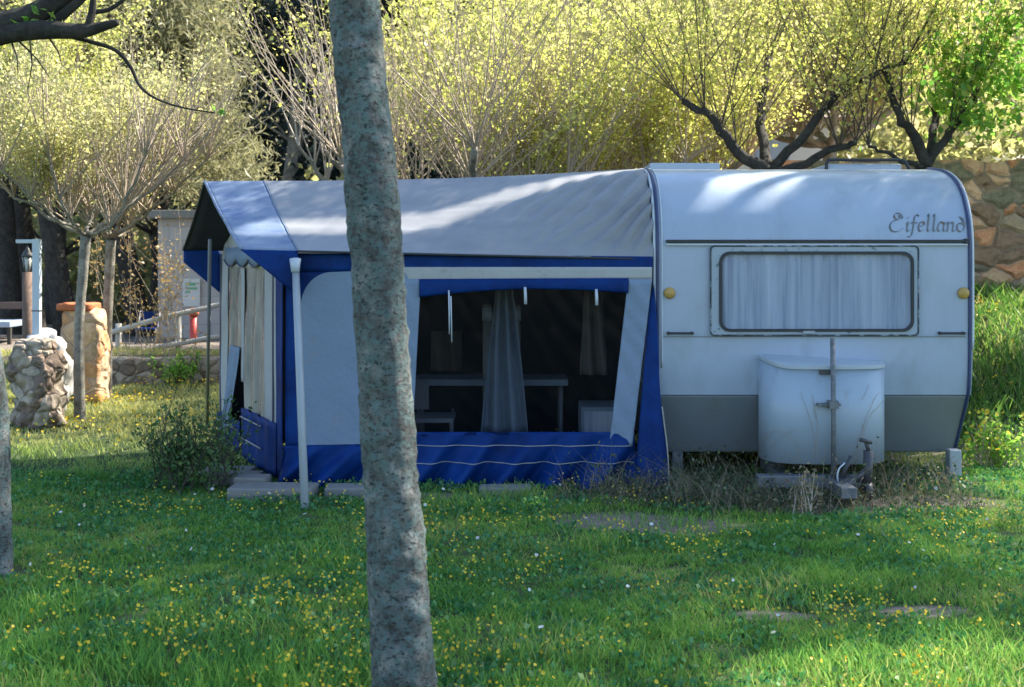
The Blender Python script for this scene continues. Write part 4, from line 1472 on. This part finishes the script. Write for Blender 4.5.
for i in range(5):
    a_ = i * 1.26 + 0.4
    e = top + Vector((math.cos(a_) * 1.1, math.sin(a_) * 1.1 - 0.5, 1.0))
    pt = jag([top, top.lerp(e, 0.5) + Vector((0, 0, 0.05)), e], 0.02, 10)
    lm.append(tube(pt, lin(0.06, 0.03, 10), 8))
    ms, pa = shoots_from(e, 8, 1.5, 0.5, 0.01, Vector((math.cos(a_), math.sin(a_), 0)) * 0.3, 2)
    lm += ms
    pth += pa
obj('branches', join(*lm), 'bark_grey', ft)
obj('crown', leaves(leaves_on(pth, 26, 0.06), 0.06, 0.65), 'leaf_green', ft, False)

# tree at the left edge with a dark limb reaching in at the top
YE = 6.44
le = root('tree', 'dark tree at the left picture edge with a mossy limb across the top corner', 'tree', (P(-8, 578, YE).x, YE, 0))
ep = [P(-8, 590, YE), P(-8, 520, YE), P(-10, 430, YE), P(-17, 360, YE), P(-45, 240, YE), P(-90, 120, YE)]
fork = ep[-1]
l1 = smooth_path([fork, P(-45, 55, YE), P(0, 28, YE), P(35, 14, YE), P(75, -12, YE), P(130, -60, YE)], 30)
l2 = smooth_path([P(-45, 52, YE), P(0, 36, YE - 0.03), P(40, 30, YE - 0.08), P(80, 31, YE - 0.1), P(100, 27, YE - 0.1), P(118, 22, YE - 0.12)], 26)
obj('trunk', trunk_mesh(ep, [0.10, 0.09, 0.09, 0.09, 0.09, 0.085], 60, 24), 'bark_front', le)
dk = [tube(l1, list(np.interp(np.linspace(0, 1, 30), [0, 0.3, 0.7, 1], [0.085, 0.082, 0.05, 0.03])), 12),
      tube(l2, list(np.interp(np.linspace(0, 1, 26), [0, 0.4, 0.8, 1], [0.045, 0.048, 0.026, 0.018])), 10),
      tube(smooth_path([P(52, 24, YE), P(66, 12, YE), P(84, -4, YE), P(100, -25, YE)], 12), lin(0.032, 0.018, 12), 8),
      tube(smooth_path([P(88, 28, YE - 0.1), P(92, 12, YE - 0.1), P(94, -10, YE - 0.1)], 10), lin(0.024, 0.014, 10), 8),
      tube(smooth_path([P(95, 12, YE), P(110, 9, YE), P(126, -2, YE)], 10), lin(0.014, 0.009, 10), 6),
      tube(smooth_path([P(70, 36, YE), P(92, 42, YE), P(115, 50, YE), P(130, 66, YE), P(140, 86, YE), P(155, 98, YE), P(180, 107, YE), P(215, 113, YE)], 30), lin(0.014, 0.004, 30), 6),
      tube(smooth_path([fork, P(-160, 20, YE + 0.3), P(-220, -120, YE + 0.5)], 14), lin(0.07, 0.04, 14), 10)]
tw, pth = [], []
for q in (P(75, -12, YE), P(130, -60, YE), P(-220, -120, YE + 0.5), P(-45, 55, YE), P(100, -25, YE)):
    ms, pa = shoots_from(q, 6, 1.1, 0.4, 0.009, Vector((0, 0, 0)), 2)
    tw += ms
    pth += pa
for (a, b) in (((10, 38), (18, 75)), ((18, 40), (50, 78)), ((48, 36), (62, 66)), ((30, 38), (28, 90))):
    tw.append(tube([P(*a, YE), P((a[0] + b[0]) / 2 + 3, (a[1] + b[1]) / 2, YE), P(*b, YE)], [0.006, 0.004, 0.002], 4))
obj('limbs', join(*dk), 'bark_dark', le)
obj('twigs', join(*tw), 'shoot_dark', le)
lpz = np.concatenate([leaves_on(pth, 18, 0.05), np.array([tuple(P(47 + random.gauss(0, 12), 22 + random.gauss(0, 9), YE - 0.08)) for _ in range(26)]), np.array([tuple(P(218 + random.gauss(0, 4), 112 + random.gauss(0, 3), YE)) for _ in range(6)])])
obj('crown', leaves(lpz, 0.045, 0.6), 'leaf_green', le, False)

MUL = 'young leafed pollard trees'
# two slender pollards on the left
b1, f1 = P(80, 420, 12.55), P(86, 236, 12.55)
b1.z = 0
pollard('pollard_tree', 'slender pollard with pale trunk standing before the orange pillar', b1, f1, 0.048, auto_limbs(f1, 8, 0.85, 0.75, 0.019), 'bark_grey', 'shoot', 'leaf_olive', 0.032, 11, 1.15, 62, MUL,
        0.45, 2, shoot_r=0.008, prob=0.12)
b2, f2 = P(106, 397, 14.7), P(111, 240, 14.7)
b2.z = 0
pollard('pollard_tree', 'slender pollard right of and behind the orange pillar', b2, f2, 0.055, auto_limbs(f2, 8, 1.0, 0.95, 0.021, 0.5), 'bark_grey', 'shoot', 'leaf_olive', 0.035, 10, 1.35, 62, MUL, 0.45, 2, shoot_r=0.008, prob=0.12)
b3 = Vector((-6.6, 15.0, 0))
f3 = Vector((-6.5, 15.0, 2.5))
pollard('pollard_tree', 'pollard with orange lit limb at the far left, crown under the mossy limb', b3, f3, 0.09, [([(-6.0, 14.8, 3.0), (-5.45, 14.7, 3.35)], 0.06, 0.04, (0.4, 0.7, 1)), ([(-5.7, 14.5, 2.75), (-5.0, 14.4, 3.0)], 0.04, 0.02, (0.5, 0.8, 1)),
        ([(-6.6, 15.4, 3.0), (-6.3, 16, 3.6)], 0.06, 0.04, (0.5, 0.8, 1)), ([(-6.0, 15.3, 3.2), (-5.2, 15.6, 3.9)], 0.06, 0.04, (0.5, 0.8, 1))], 'bark_grey', 'shoot', 'leaf_yellow', 0.040, 12, 1.4, 56, MUL, 0.5, 2, shoot_r=0.009, prob=0.12)

# pollards behind the awning
for (x_, y_, zf, lab, nl, sh, lf) in ((-0.55, 13.6, 1.95, 'pollard just right of the leaning trunk behind the awning roof', 6, 'shoot', 'leaf_yellow'),
                                     (0.75, 14.6, 2.05, 'pollard behind the middle of the awning ridge', 6, 'shoot', 'leaf_yellow'),
                                     (1.75, 15.6, 2.2, 'pollard behind the join of awning and caravan', 6, 'shoot', 'leaf_yellow'),
                                     (-0.2, 18.2, 2.5, 'taller pollard in the second row behind the awning', 7, 'shoot', 'leaf_yellow'),
                                     (2.6, 18.6, 2.9, 'taller pollard in the second row behind the caravan window', 7, 'shoot', 'leaf_olive'),
                                     (4.6, 19.0, 3.2, 'taller pollard in the second row above the roof skylight', 7, 'shoot', 'leaf_yellow')):
    f_ = Vector((x_ + 0.05, y_, zf))
    second = y_ > 17
    pollard('pollard_tree', lab, (x_, y_, float(gz(x_, y_))), f_, 0.10, auto_limbs(f_, nl, 1.25, 0.55, 0.065, random.random()), 'bark_grey', sh, lf, 0.040 if not second else 0.048, 12, 2.0 if not second else 2.6,
            50 if not second else 58, MUL, 0.50, 3, shoot_r=0.0085, prob=0.5, cull=x_ < -0.3, jit=0.07, t0=0.2)

# bare fan of shoots left of the leaning trunk
f_ = P(372, 195, 13.2)
pollard('pollard_tree', 'nearly bare pollard fanning pale shoots left of the leaning trunk', (f_.x, 13.2, 0), f_, 0.09,
        [([P(345, 172, 13.2), P(322, 150, 13.1)], 0.05, 0.02, (0.6, 0.8, 1)), ([P(350, 150, 13.3), P(335, 115, 13.3)], 0.04, 0.02, (0.5, 0.8, 1)), ([P(330, 188, 13.2), P(300, 145, 13.0)], 0.035, 0.014, (0.6, 0.8, 1))],
        'bark_grey', 'shoot_pale', 'leaf_yellow', 0.055, 4, 1.05, 1, MUL, 0.26, 1, shoot_r=0.009, prob=0.2)

# the two dark pollards right behind the caravan and the green tree on the bank; dense leaf clouds added above the view shade lawn and awning
YD = 13.2
f_ = P(768, 172, YD)
L = [([P(735, 150, YD), P(712, 118, YD - 0.1), P(682, 102, YD - 0.1)], 0.070, 0.030, (0.35, 0.6, 0.8, 1)), ([P(800, 140, YD), P(828, 104, YD), P(852, 84, YD + 0.1), P(905, 62, YD + 0.2)], 0.055, 0.026, (0.4, 0.6, 0.8, 1)),
     ([P(800, 165, YD - 0.1), P(835, 148, YD - 0.2), P(856, 143, YD - 0.2)], 0.05, 0.03, (0.7, 1.0)), ([P(760, 120, YD + 0.6), P(770, 60, YD + 1.0)], 0.06, 0.04, (0.6, 1))]
ex = cloud((2.9, 12.0, 6.2), (3.2, 2.9, 1.5), 90000, 600, 0.30)
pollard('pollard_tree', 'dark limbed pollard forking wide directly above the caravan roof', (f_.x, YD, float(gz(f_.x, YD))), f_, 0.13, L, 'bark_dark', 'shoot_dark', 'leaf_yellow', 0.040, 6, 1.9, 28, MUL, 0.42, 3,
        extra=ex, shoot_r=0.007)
f_ = P(926, 168, YD)
L = [([P(915, 135, YD), P(900, 118, YD - 0.1), P(886, 70, YD)], 0.065, 0.03, (0.4, 0.7, 1)), ([P(945, 140, YD), P(958, 122, YD + 0.1), P(975, 100, YD + 0.1)], 0.05, 0.03, (0.5, 0.8, 1)), ([P(900, 160, YD - 0.2), P(870, 145, YD - 0.3)], 0.03, 0.015, (1.0,)),
     ([P(935, 120, YD + 0.4), P(940, 80, YD + 0.6)], 0.05, 0.03, (0.6, 1))]
ex = cloud((5.2, 11.8, 6.6), (3.0, 2.7, 1.6), 85000, 600, 0.30)
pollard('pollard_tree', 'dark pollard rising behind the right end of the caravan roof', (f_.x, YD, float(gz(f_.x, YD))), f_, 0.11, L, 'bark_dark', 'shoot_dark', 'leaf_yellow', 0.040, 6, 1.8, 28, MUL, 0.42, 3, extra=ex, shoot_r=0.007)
f_ = Vector((6.6, 12.6, 3.4))
L = auto_limbs(f_, 7, 1.5, 0.9, 0.08) + [([(6.8, 12.2, 6.0), (7.6, 10.6, 9.0)], 0.12, 0.05, (0.8, 1.0)), ([(6.4, 12.0, 6.2), (5.4, 10.8, 9.0)], 0.09, 0.04, (0.8, 1.0)), ([(7.0, 12.4, 6.0), (9.4, 10.6, 9.2)], 0.09, 0.04, (0.8, 1.0))]
ex = np.concatenate([cloud((4.85, 13.35, 3.5), (0.75, 0.6, 0.85), 3600, 55, 0.15), cloud((6.2, 12.9, 4.4), (1.4, 1.2, 1.0), 4200, 70, 0.22), cloud((7.4, 10.3, 9.4), (4.4, 3.4, 2.0), 48000, 280, 0.36)])
pollard('broadleaf_tree', 'bright green leafy tree at the upper right above the stone wall', (6.6, 12.6, float(gz(6.6, 12.6))), f_, 0.16, L, 'bark_dark', 'shoot_dark', 'leaf_green', 0.070, 8, 1.7, 12, None, 0.5, 2, extra=ex)


# pines
def pine(name, label, base, h, r, z0, clumps, per, needle, bark, trunk_r, ln, group, lean=0.0, cull=False):
    base = Vector(base)
    t = root(name, label, 'pine tree', base, group)
    top_ = base + Vector((lean, 0, h))
    path = jag([base - Vector((0, 0, 0.2)), base.lerp(top_, 0.5) + Vector((0.15, 0, 0)), top_], 0.03, 14)
    ms = [tube(path, lin(trunk_r, trunk_r * 0.25, 14), 9)]
    cs_ = []
    for _ in range(clumps):
        f = random.random() ** 0.8
        zz = z0 + (h * 1.03 - z0) * f
        ra = r * (1 - 0.75 * f ** 1.4) * math.sqrt(random.uniform(0.15, 1.0))
        a_ = random.uniform(0, 2 * math.pi)
        c_ = base + Vector((lean * zz / h + math.cos(a_) * ra, math.sin(a_) * ra, zz + 0.15 * ra))
        cs_.append(c_)
        if random.random() < 0.35:
            s_ = path[min(13, max(0, int((zz - 0.5) / h * 13)))]
            ms.append(tube([s_, s_.lerp(c_, 0.6) + Vector((0, 0, -0.1)), c_], [0.035, 0.022, 0.01], 4, False))
    obj('trunk', join(*ms), bark, t)
    c_ = np.array([tuple(v) for v in cs_])
    k_ = np.repeat(np.arange(len(c_)), per)
    sc = (0.20 + 0.30 * rng.random(len(c_)))[k_][:, None] * r / 2.6
    pts = c_[k_] + rng.normal(size=(len(k_), 3)) * sc * np.array([[1, 1, 0.6]])
    if cull:
        pts = let_sun_in(pts, 0.3)
    obj('crown', leaves(pts, ln, 0.16, 0.4), needle, t, False)
    return t


PG = 'pines behind the campsite'
pine('pine_tree', 'sunlit olive pine filling the upper left beside the dark gap', (-5.9, 21.5, 0.35), 7.0, 1.75, 1.9, 360, 110, 'needle_olive', 'bark_dark', 0.16, 0.17, PG)
pine('pine_tree', 'sunlit olive pine at the far upper left corner', (-8.3, 23.5, 0.35), 8.5, 2.6, 2.2, 330, 90, 'needle_olive', 'bark_dark', 0.2, 0.18, PG)
pine('pine_tree', 'dark shaded pine behind the awning apex with pale trunk', (-4.9, 27.0, 0.6), 11, 2.2, 4.0, 260, 80, 'needle_shaded', 'bark_grey', 0.2, 0.24, PG, 0.9)
pine('pine_tree', 'tall dark shaded pine above the awning left of the leaning trunk', (-3.2, 29.0, 0.9), 12, 2.7, 1.5, 330, 90, 'needle_shaded', 'bark_dark', 0.22, 0.26, PG)
pine('pine_tree', 'dark shaded pine hidden mostly by the leaning trunk', (-1.6, 27.5, 0.7), 11, 2.3, 1.5, 260, 80, 'needle_shaded', 'bark_dark', 0.2, 0.26, PG)
for (px, py0, px1, Y, lab) in ((13, 330, 5, 20.5, 'dark leaning pine trunk left of the lantern'), (35, 330, 22, 21.5, 'thin dark pine trunk directly behind the lantern'), (68, 335, 48, 20.0, 'thick dark pine trunk right of the pale blue post'), (142, 330, 118, 20.5, 'dark pine trunk leaning behind the orange bush')):
    b_ = P(px, py0, Y)
    b_.z = 0.33
    tpx = P(px1, 215, Y)
    t = root('pine_tree', lab, 'pine tree', b_, 'dark pine trunks on the left')
    hi = b_.lerp(tpx, 2.6)
    obj('trunk', trunk_mesh([b_ - Vector((0, 0, 0.1)), b_.lerp(tpx, 0.5), tpx, hi], [0.20, 0.17, 0.15, 0.08], 30, 12), 'bark_dark', t)
    obj('crown', leaves(cloud((hi.x, hi.y, hi.z - 0.2), (1.6, 1.4, 1.3), 7000, 90, 0.22), 0.17, 0.16), 'needle_olive', t, False)

# woodland on the hill, too far to tell the trees apart
n = 150000
x = rng.uniform(-26, 26, n)
y = 24 + 26 * rng.random(n) ** 1.3
f = fbm(x, y, 0.22, 1.0)
hgt = np.clip(1.2 + 3.6 * (f + 0.35), 0.2, 6) * rng.random(n) ** 0.7
pts = np.stack([x, y, gz(x, y) + hgt], 1) + rng.normal(size=(n, 3)) * 0.15
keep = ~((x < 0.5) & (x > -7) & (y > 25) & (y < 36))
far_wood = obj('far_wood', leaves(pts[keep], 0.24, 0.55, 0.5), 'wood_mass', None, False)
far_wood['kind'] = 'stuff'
MT['wood_dark'] = MT['needle_shaded']
dw2 = obj('dark_undergrowth', leaves(pts[~keep], 0.30, 0.4, 0.5), 'needle_shaded', None, False)  # same leaves in the shade colour, keeping the gap dark
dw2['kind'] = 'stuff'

# ------------------------------------------------------------------ left background
gp = root('stone_pillar', 'rough tan boulder pillar in front of the lantern', 'stone pillar', (P(37, 425, 12.1).x, 12.1, 0))
c = P(37, 425, 12.1)
obj('masonry', lumpy((c.x, 12.1, -0.05), (0.42, 0.42, 0.80), 0.13, 2, 26, 4.0, 5.5), 'stone_grey', gp)
obj('cap_stone', lumpy((c.x - 0.02, 12.12, 0.70), (0.34, 0.34, 0.13), 0.06, 5, 10, 4.0, 5), 'stone_grey', gp)
c = P(50, 360, 12.75)
tag(obj('boulder', lumpy((c.x, 12.75, 0.0), (0.34, 0.4, 0.84), 0.16, 9, 14, 3.0, 5), 'white_rock', None, True, origin=(c.x, 12.75, 0)), 'white sunlit boulder peeping over the tan stone pillar', 'boulder')
c = P(85, 390, 14.3)
op = root('stone_pillar', 'orange masonry pillar with terracotta cap between two slender trunks', 'stone pillar', (c.x, 14.3, 0))
obj('masonry', lumpy((c.x, 14.3, -0.05), (0.44, 0.42, 1.06), 0.09, 7, 20, 6.0, 3.5), 'stone_orange', op)
obj('cap_stone', lumpy((c.x - 0.06, 14.28, 0.99), (0.40, 0.44, 0.09), 0.02, 3, 10, 6.0, 3), 'terracotta', op)
# lantern on its post, steel post beside it
c = P(27.5, 340, 13.0)
lp_ = root('street_lamp', 'black lantern with pale glass on a brown round post', 'street lamp', (c.x, 13.0, 0))
obj('post', tube([(c.x, 13.0, -0.1), (c.x, 13.0, 0.8), (c.x, 13.0, 1.43)], [0.055, 0.052, 0.050], 12), 'lamp_post', lp_)
zt_ = 1.43
obj('lantern', tube([(c.x, 13.0, zt_), (c.x, 13.0, zt_ + 0.15)], [0.028, 0.05], 6), 'lantern_glass', lp_)
fr_ = []
for k_ in range(6):
    a_ = k_ * math.pi / 3
    fr_.append(tube([(c.x + 0.030 * math.cos(a_), 13 + 0.030 * math.sin(a_), zt_), (c.x + 0.053 * math.cos(a_), 13 + 0.053 * math.sin(a_), zt_ + 0.15)], 0.005, 4))
obj('lantern_frame', join(tube([(c.x, 13.0, zt_ - 0.02), (c.x, 13.0, zt_)], 0.04, 8), tube([(c.x, 13, zt_ + 0.15), (c.x, 13, zt_ + 0.17), (c.x, 13, zt_ + 0.23), (c.x, 13, zt_ + 0.27)], [0.062, 0.06, 0.02, 0.006], 8), *fr_), 'dark_metal', lp_)
c = P(37, 340, 12.7)
sp_ = root('steel_post', 'pale blue square steel post with short arm beside the lantern', 'post', (c.x, 12.7, 0))
bevel(obj('post', box(c.x - 0.036, c.x + 0.036, 12.664, 12.736, -0.1, P(0, 239, 12.7).z), 'galv', sp_), 0.005)
zz = P(0, 241, 12.7).z
bevel(obj('arm', box(c.x - 0.20, c.x - 0.0365, 12.675, 12.725, zz - 0.022, zz + 0.015), 'galv', sp_), 0.004)
for z_ in (0.75, 1.05):
    obj('band', box(c.x - 0.040, c.x + 0.040, 12.66, 12.74, z_, z_ + 0.012), 'dark_metal', sp_, False)

# block building, sign, red post, rails, low retaining wall
bx0, bx1 = P(158, 300, 19.5).x, -1.2
bl = root('block_building', 'low grey concrete block building behind the awning door', 'building', ((bx0 + bx1) / 2, 21, 0.35))
obj('wall', box(bx0, bx1, 19.5, 23.5, 0.2, 2.15), 'block', bl, False)
bevel(obj('roof', box(bx0 - 0.12, bx1 + 0.12, 19.38, 23.62, 2.15, 2.27), 'slab', bl), 0.01)
c = P(191, 292, 19.44)
sg = root('sign', 'white sign with green marks on the grey block wall', 'sign', (c.x, 19.44, c.z))
bevel(obj('board', box(c.x - 0.13, c.x + 0.13, 19.455, 19.495, c.z - 0.22, c.z + 0.20), 'plaster', sg), 0.004)
obj('lettering', join(box(c.x - 0.09, c.x + 0.07, 19.448, 19.457, c.z + 0.10, c.z + 0.14), box(c.x - 0.07, c.x + 0.09, 19.448, 19.457, c.z + 0.04, c.z + 0.07), box(c.x - 0.09, c.x - 0.02, 19.448, 19.457, c.z - 0.01, c.z + 0.015)), 'green_paint', sg, False)
c = P(193.5, 360, 18.2)
rp = root('red_post', 'thick red post with rusty cap in front of the grey block wall', 'post', (c.x, 18.2, 0.35))
obj('shaft', tube([(c.x, 18.2, 0.0), (c.x, 18.2, 0.76)], 0.052, 12), 'red_paint', rp)
obj('cap', tube([(c.x, 18.2, 0.76), (c.x, 18.2, 0.80), (c.x, 18.2, 0.86)], [0.075, 0.08, 0.04], 12), 'terracotta', rp)
rl = root('rail_fence', 'two-rail weathered wooden railing climbing to the right before the block wall', 'fence', (P(160, 340, 17.0).x, 17.0, 0.35))
for (y0_, y1_) in ((334, 302), (360, 334)):
    obj('rail', tube([P(105, y0_, 17.0), P(165, (y0_ + y1_) / 2 - 1, 17.0), P(232, y1_, 17.0)], 0.034, 8), 'wood_grey', rl)
for px, yt in ((118, 326), (178, 316), (229, 300)):
    q = P(px, yt, 17.06)
    obj('post', tube([(q.x, 17.08, 0.2), (q.x, 17.08, q.z + 0.03)], 0.04, 8), 'wood_grey', rl)
rw_ = root('retaining_wall', 'low stone retaining wall at the far edge of the sunny meadow', 'wall', (-4.0, 16.1, 0))
obj('masonry', lumpy((-3.4, 16.1, -0.1), (4.6, 0.3, 0.44), 0.05, 11, 40, 9.0, 4.0), 'stone_grey', rw_)
c = P(147, 335, 18.4)
fc = root('folding_chair', 'small blue folding chair behind the wooden rails', 'chair', (c.x, 18.4, 0.35))
obj('seat', box(c.x - 0.14, c.x + 0.14, 18.3, 18.55, 0.55, 0.57), 'blue_cloth', fc, False)
obj('backrest', box(c.x - 0.14, c.x + 0.14, 18.55, 18.57, 0.6, 0.79), 'blue_cloth', fc, False)
for dx in (-0.14, 0.14):
    obj('leg', tube([(c.x + dx, 18.3, 0.34), (c.x + dx, 18.57, 0.80)], 0.011, 6), 'pole_grey', fc)
    obj('leg', tube([(c.x + dx, 18.57, 0.34), (c.x + dx, 18.32, 0.55)], 0.011, 6), 'pole_grey', fc)
c = P(4, 330, 18.6)
pt_ = root('picnic_table', 'pale blue topped picnic table at the left edge behind the lantern', 'table', (c.x, 18.6, 0.35))
bevel(obj('table_top', box(c.x - 0.5, c.x + 0.2, 18.3, 19.0, 0.58, 0.66), 'table_blue', pt_), 0.01)
for dx in (-0.45, 0.14):
    for yy in (18.35, 18.93):
        obj('leg', box(c.x + dx, c.x + dx + 0.05, yy, yy + 0.05, 0.3, 0.58), 'dark_wood', pt_, False)
bevel(obj('bench', box(c.x - 0.5, c.x + 0.2, 19.2, 19.45, 0.80, 0.90), 'lamp_post', pt_), 0.01)
obj('bench_leg', box(c.x - 0.45, c.x - 0.38, 19.25, 19.4, 0.3, 0.8), 'dark_wood', pt_, False)
obj('bench_leg', box(c.x + 0.1, c.x + 0.17, 19.25, 19.4, 0.3, 0.8), 'dark_wood', pt_, False)


# shrubs
def shrub(name, label, base, n_stem, h, spread, leaf, per, size, stem='shoot_dark', group=None, cat_='shrub', jit=0.04):
    base = Vector(base)
    t = root(name, label, cat_, base, group)
    ms, pa = [], []
    for _ in range(n_stem):
        o_ = base + Vector((random.gauss(0, spread * 0.35), random.gauss(0, spread * 0.3), 0))
        m_, p_ = shoots_from(o_, 1, h, 0.35 * spread / max(h, 0.2) + 0.12, 0.006, Vector((0, 0, 0)), 3)
        ms += m_
        pa += p_
    obj('stems', join(*ms), stem, t)
    obj('foliage', leaves(leaves_on(pa, per, jit, 0.05), size, 0.6), leaf, t, False)
    return t


shrub('bush', 'scraggly green bush at the left foot of the awning', (P(196, 500, 8.9).x, 8.9, 0), 44, 0.50, 0.40, 'leaf_mid', 13, 0.032)
shrub('orange_bush', 'withered orange leaved sapling bush before the wooden rails', (P(146, 375, 16.5).x, 16.5, 0.1), 20, 1.9, 0.8, 'leaf_orange', 13, 0.045, 'shoot', None, 'bush', 0.06)
shrub('bush', 'small green bush on the low wall beneath the red post', (P(182, 375, 16.0).x, 15.9, 0.05), 14, 0.32, 0.35, 'leaf_green', 10, 0.05)
wd = shrub('flowering_weed', 'yellow green flowering weed clump at the right end of the caravan', (P(996, 465, 9.7).x, 9.7, float(gz(3.6, 9.7))), 22, 0.32, 0.34, 'leaf_green', 10, 0.04, 'shoot')
hp = np.array([[P(996, 465, 9.7).x + random.gauss(0, 0.2), 9.6 + random.gauss(0, 0.12)] for _ in range(46)])
o_ = obj('blossom', flower_heads(hp[:, 0], hp[:, 1], 0.15 + 0.28 * rng.random(46), 0.014), 'petal', wd)
shrub('thistle', 'dry grey weed standing before the drawbar', (P(803, 515, 8.0).x, 8.0, 0), 5, 0.22, 0.08, 'dry_stem', 8, 0.03, 'shoot_pale', None, 'weed')

# stone wall on the bank and the pale house behind
sw = root('stone_wall', 'rough orange and grey stone wall on the bank behind the caravan', 'wall', (6.0, 14.3, 1.2))


def wall_face(u, v):
    x_ = 2.6 + 8.0 * u
    z_ = 0.6 + (2.62 - 0.6) * v
    q = Vector((x_, 14.0, z_))
    cv = mnoise.cell_vector(Vector((x_ * 2.2 + 0.4 * math.floor(z_ * 3.4), 0, z_ * 3.4)))
    q.y += 0.05 * (cv.x - 0.5) + 0.05 * mnoise.noise(q * 3)
    if v > 0.98:
        q.z += 0.06 * mnoise.noise(Vector((x_ * 3, 0, 0)))
    return q


wv_ = grid(wall_face, 160, 44)
obj('masonry', join(wv_, box(2.62, 10.58, 14.08, 14.6, 0.6, 2.55)), 'stone_wall', sw, False)
ho = root('house', 'pale rendered house half hidden behind the dark pollards', 'house', (4.4, 25, 1.0))
obj('wall', box(3.2, 5.6, 23.0, 28, 1.0, 4.0), 'plaster', ho, False)
obj('window', box(4.3, 4.9, 22.97, 23.03, 2.7, 3.6), 'table_blue', ho, False)
obj('roof', extrude_profile([(22.6, 4.0), (25.5, 5.2), (28.4, 4.0)], 2.9, 5.9), 'roof_tile', ho, False)

# ------------------------------------------------------------------ camera, light, render
cam = bpy.data.cameras.new('Camera')
co = bpy.data.objects.new('Camera', cam)
COL.objects.link(co)
co.location = (0, 0, H)
co.rotation_euler = (math.radians(90), 0, 0)
cam.sensor_width = 36
cam.lens = F * 36 / 1024
cam.shift_y = -(343.5 - HY) / 1024
cam.clip_end = 500
cam.dof.use_dof = True
cam.dof.focus_distance = 7.5
cam.dof.aperture_fstop = 4.5
scene.camera = co

world = bpy.data.worlds.new('World')
scene.world = world
world.use_nodes = True
wn = world.node_tree
bgn = wn.nodes['Background']
sky = wn.nodes.new('ShaderNodeTexSky')
sky.sky_type = 'NISHITA'
sky.sun_disc = False
el = math.asin(SUN.z)
az = math.atan2(SUN.x, SUN.y)
sky.sun_elevation = el
sky.sun_rotation = az
sky.air_density = 1.0
sky.dust_density = 0.6
sky.ozone_density = 3.0
wn.links.new(sky.outputs[0], bgn.inputs[0])
bgn.inputs[1].default_value = 0.12
sl = bpy.data.lights.new('Sun', 'SUN')
sl.energy = 5.0
sl.angle = math.radians(0.6)
sl.color = (1.0, 0.93, 0.80)
so = bpy.data.objects.new('Sun', sl)
COL.objects.link(so)
so.rotation_euler = (-SUN).to_track_quat('-Z', 'Y').to_euler()
so.location = (10, 10, 20)

scene.render.engine = 'CYCLES'
scene.cycles.use_denoising = True
try:
    scene.cycles.denoiser = 'OPENIMAGEDENOISE'
except Exception:
    pass
scene.cycles.max_bounces = 8
scene.cycles.transparent_max_bounces = 12
scene.cycles.diffuse_bounces = 4
scene.cycles.caustics_reflective = False
scene.cycles.caustics_refractive = False
scene.view_settings.view_transform = 'Standard'
scene.view_settings.look = 'None'
scene.view_settings.exposure = 1.70
scene.view_settings.gamma = 1.0
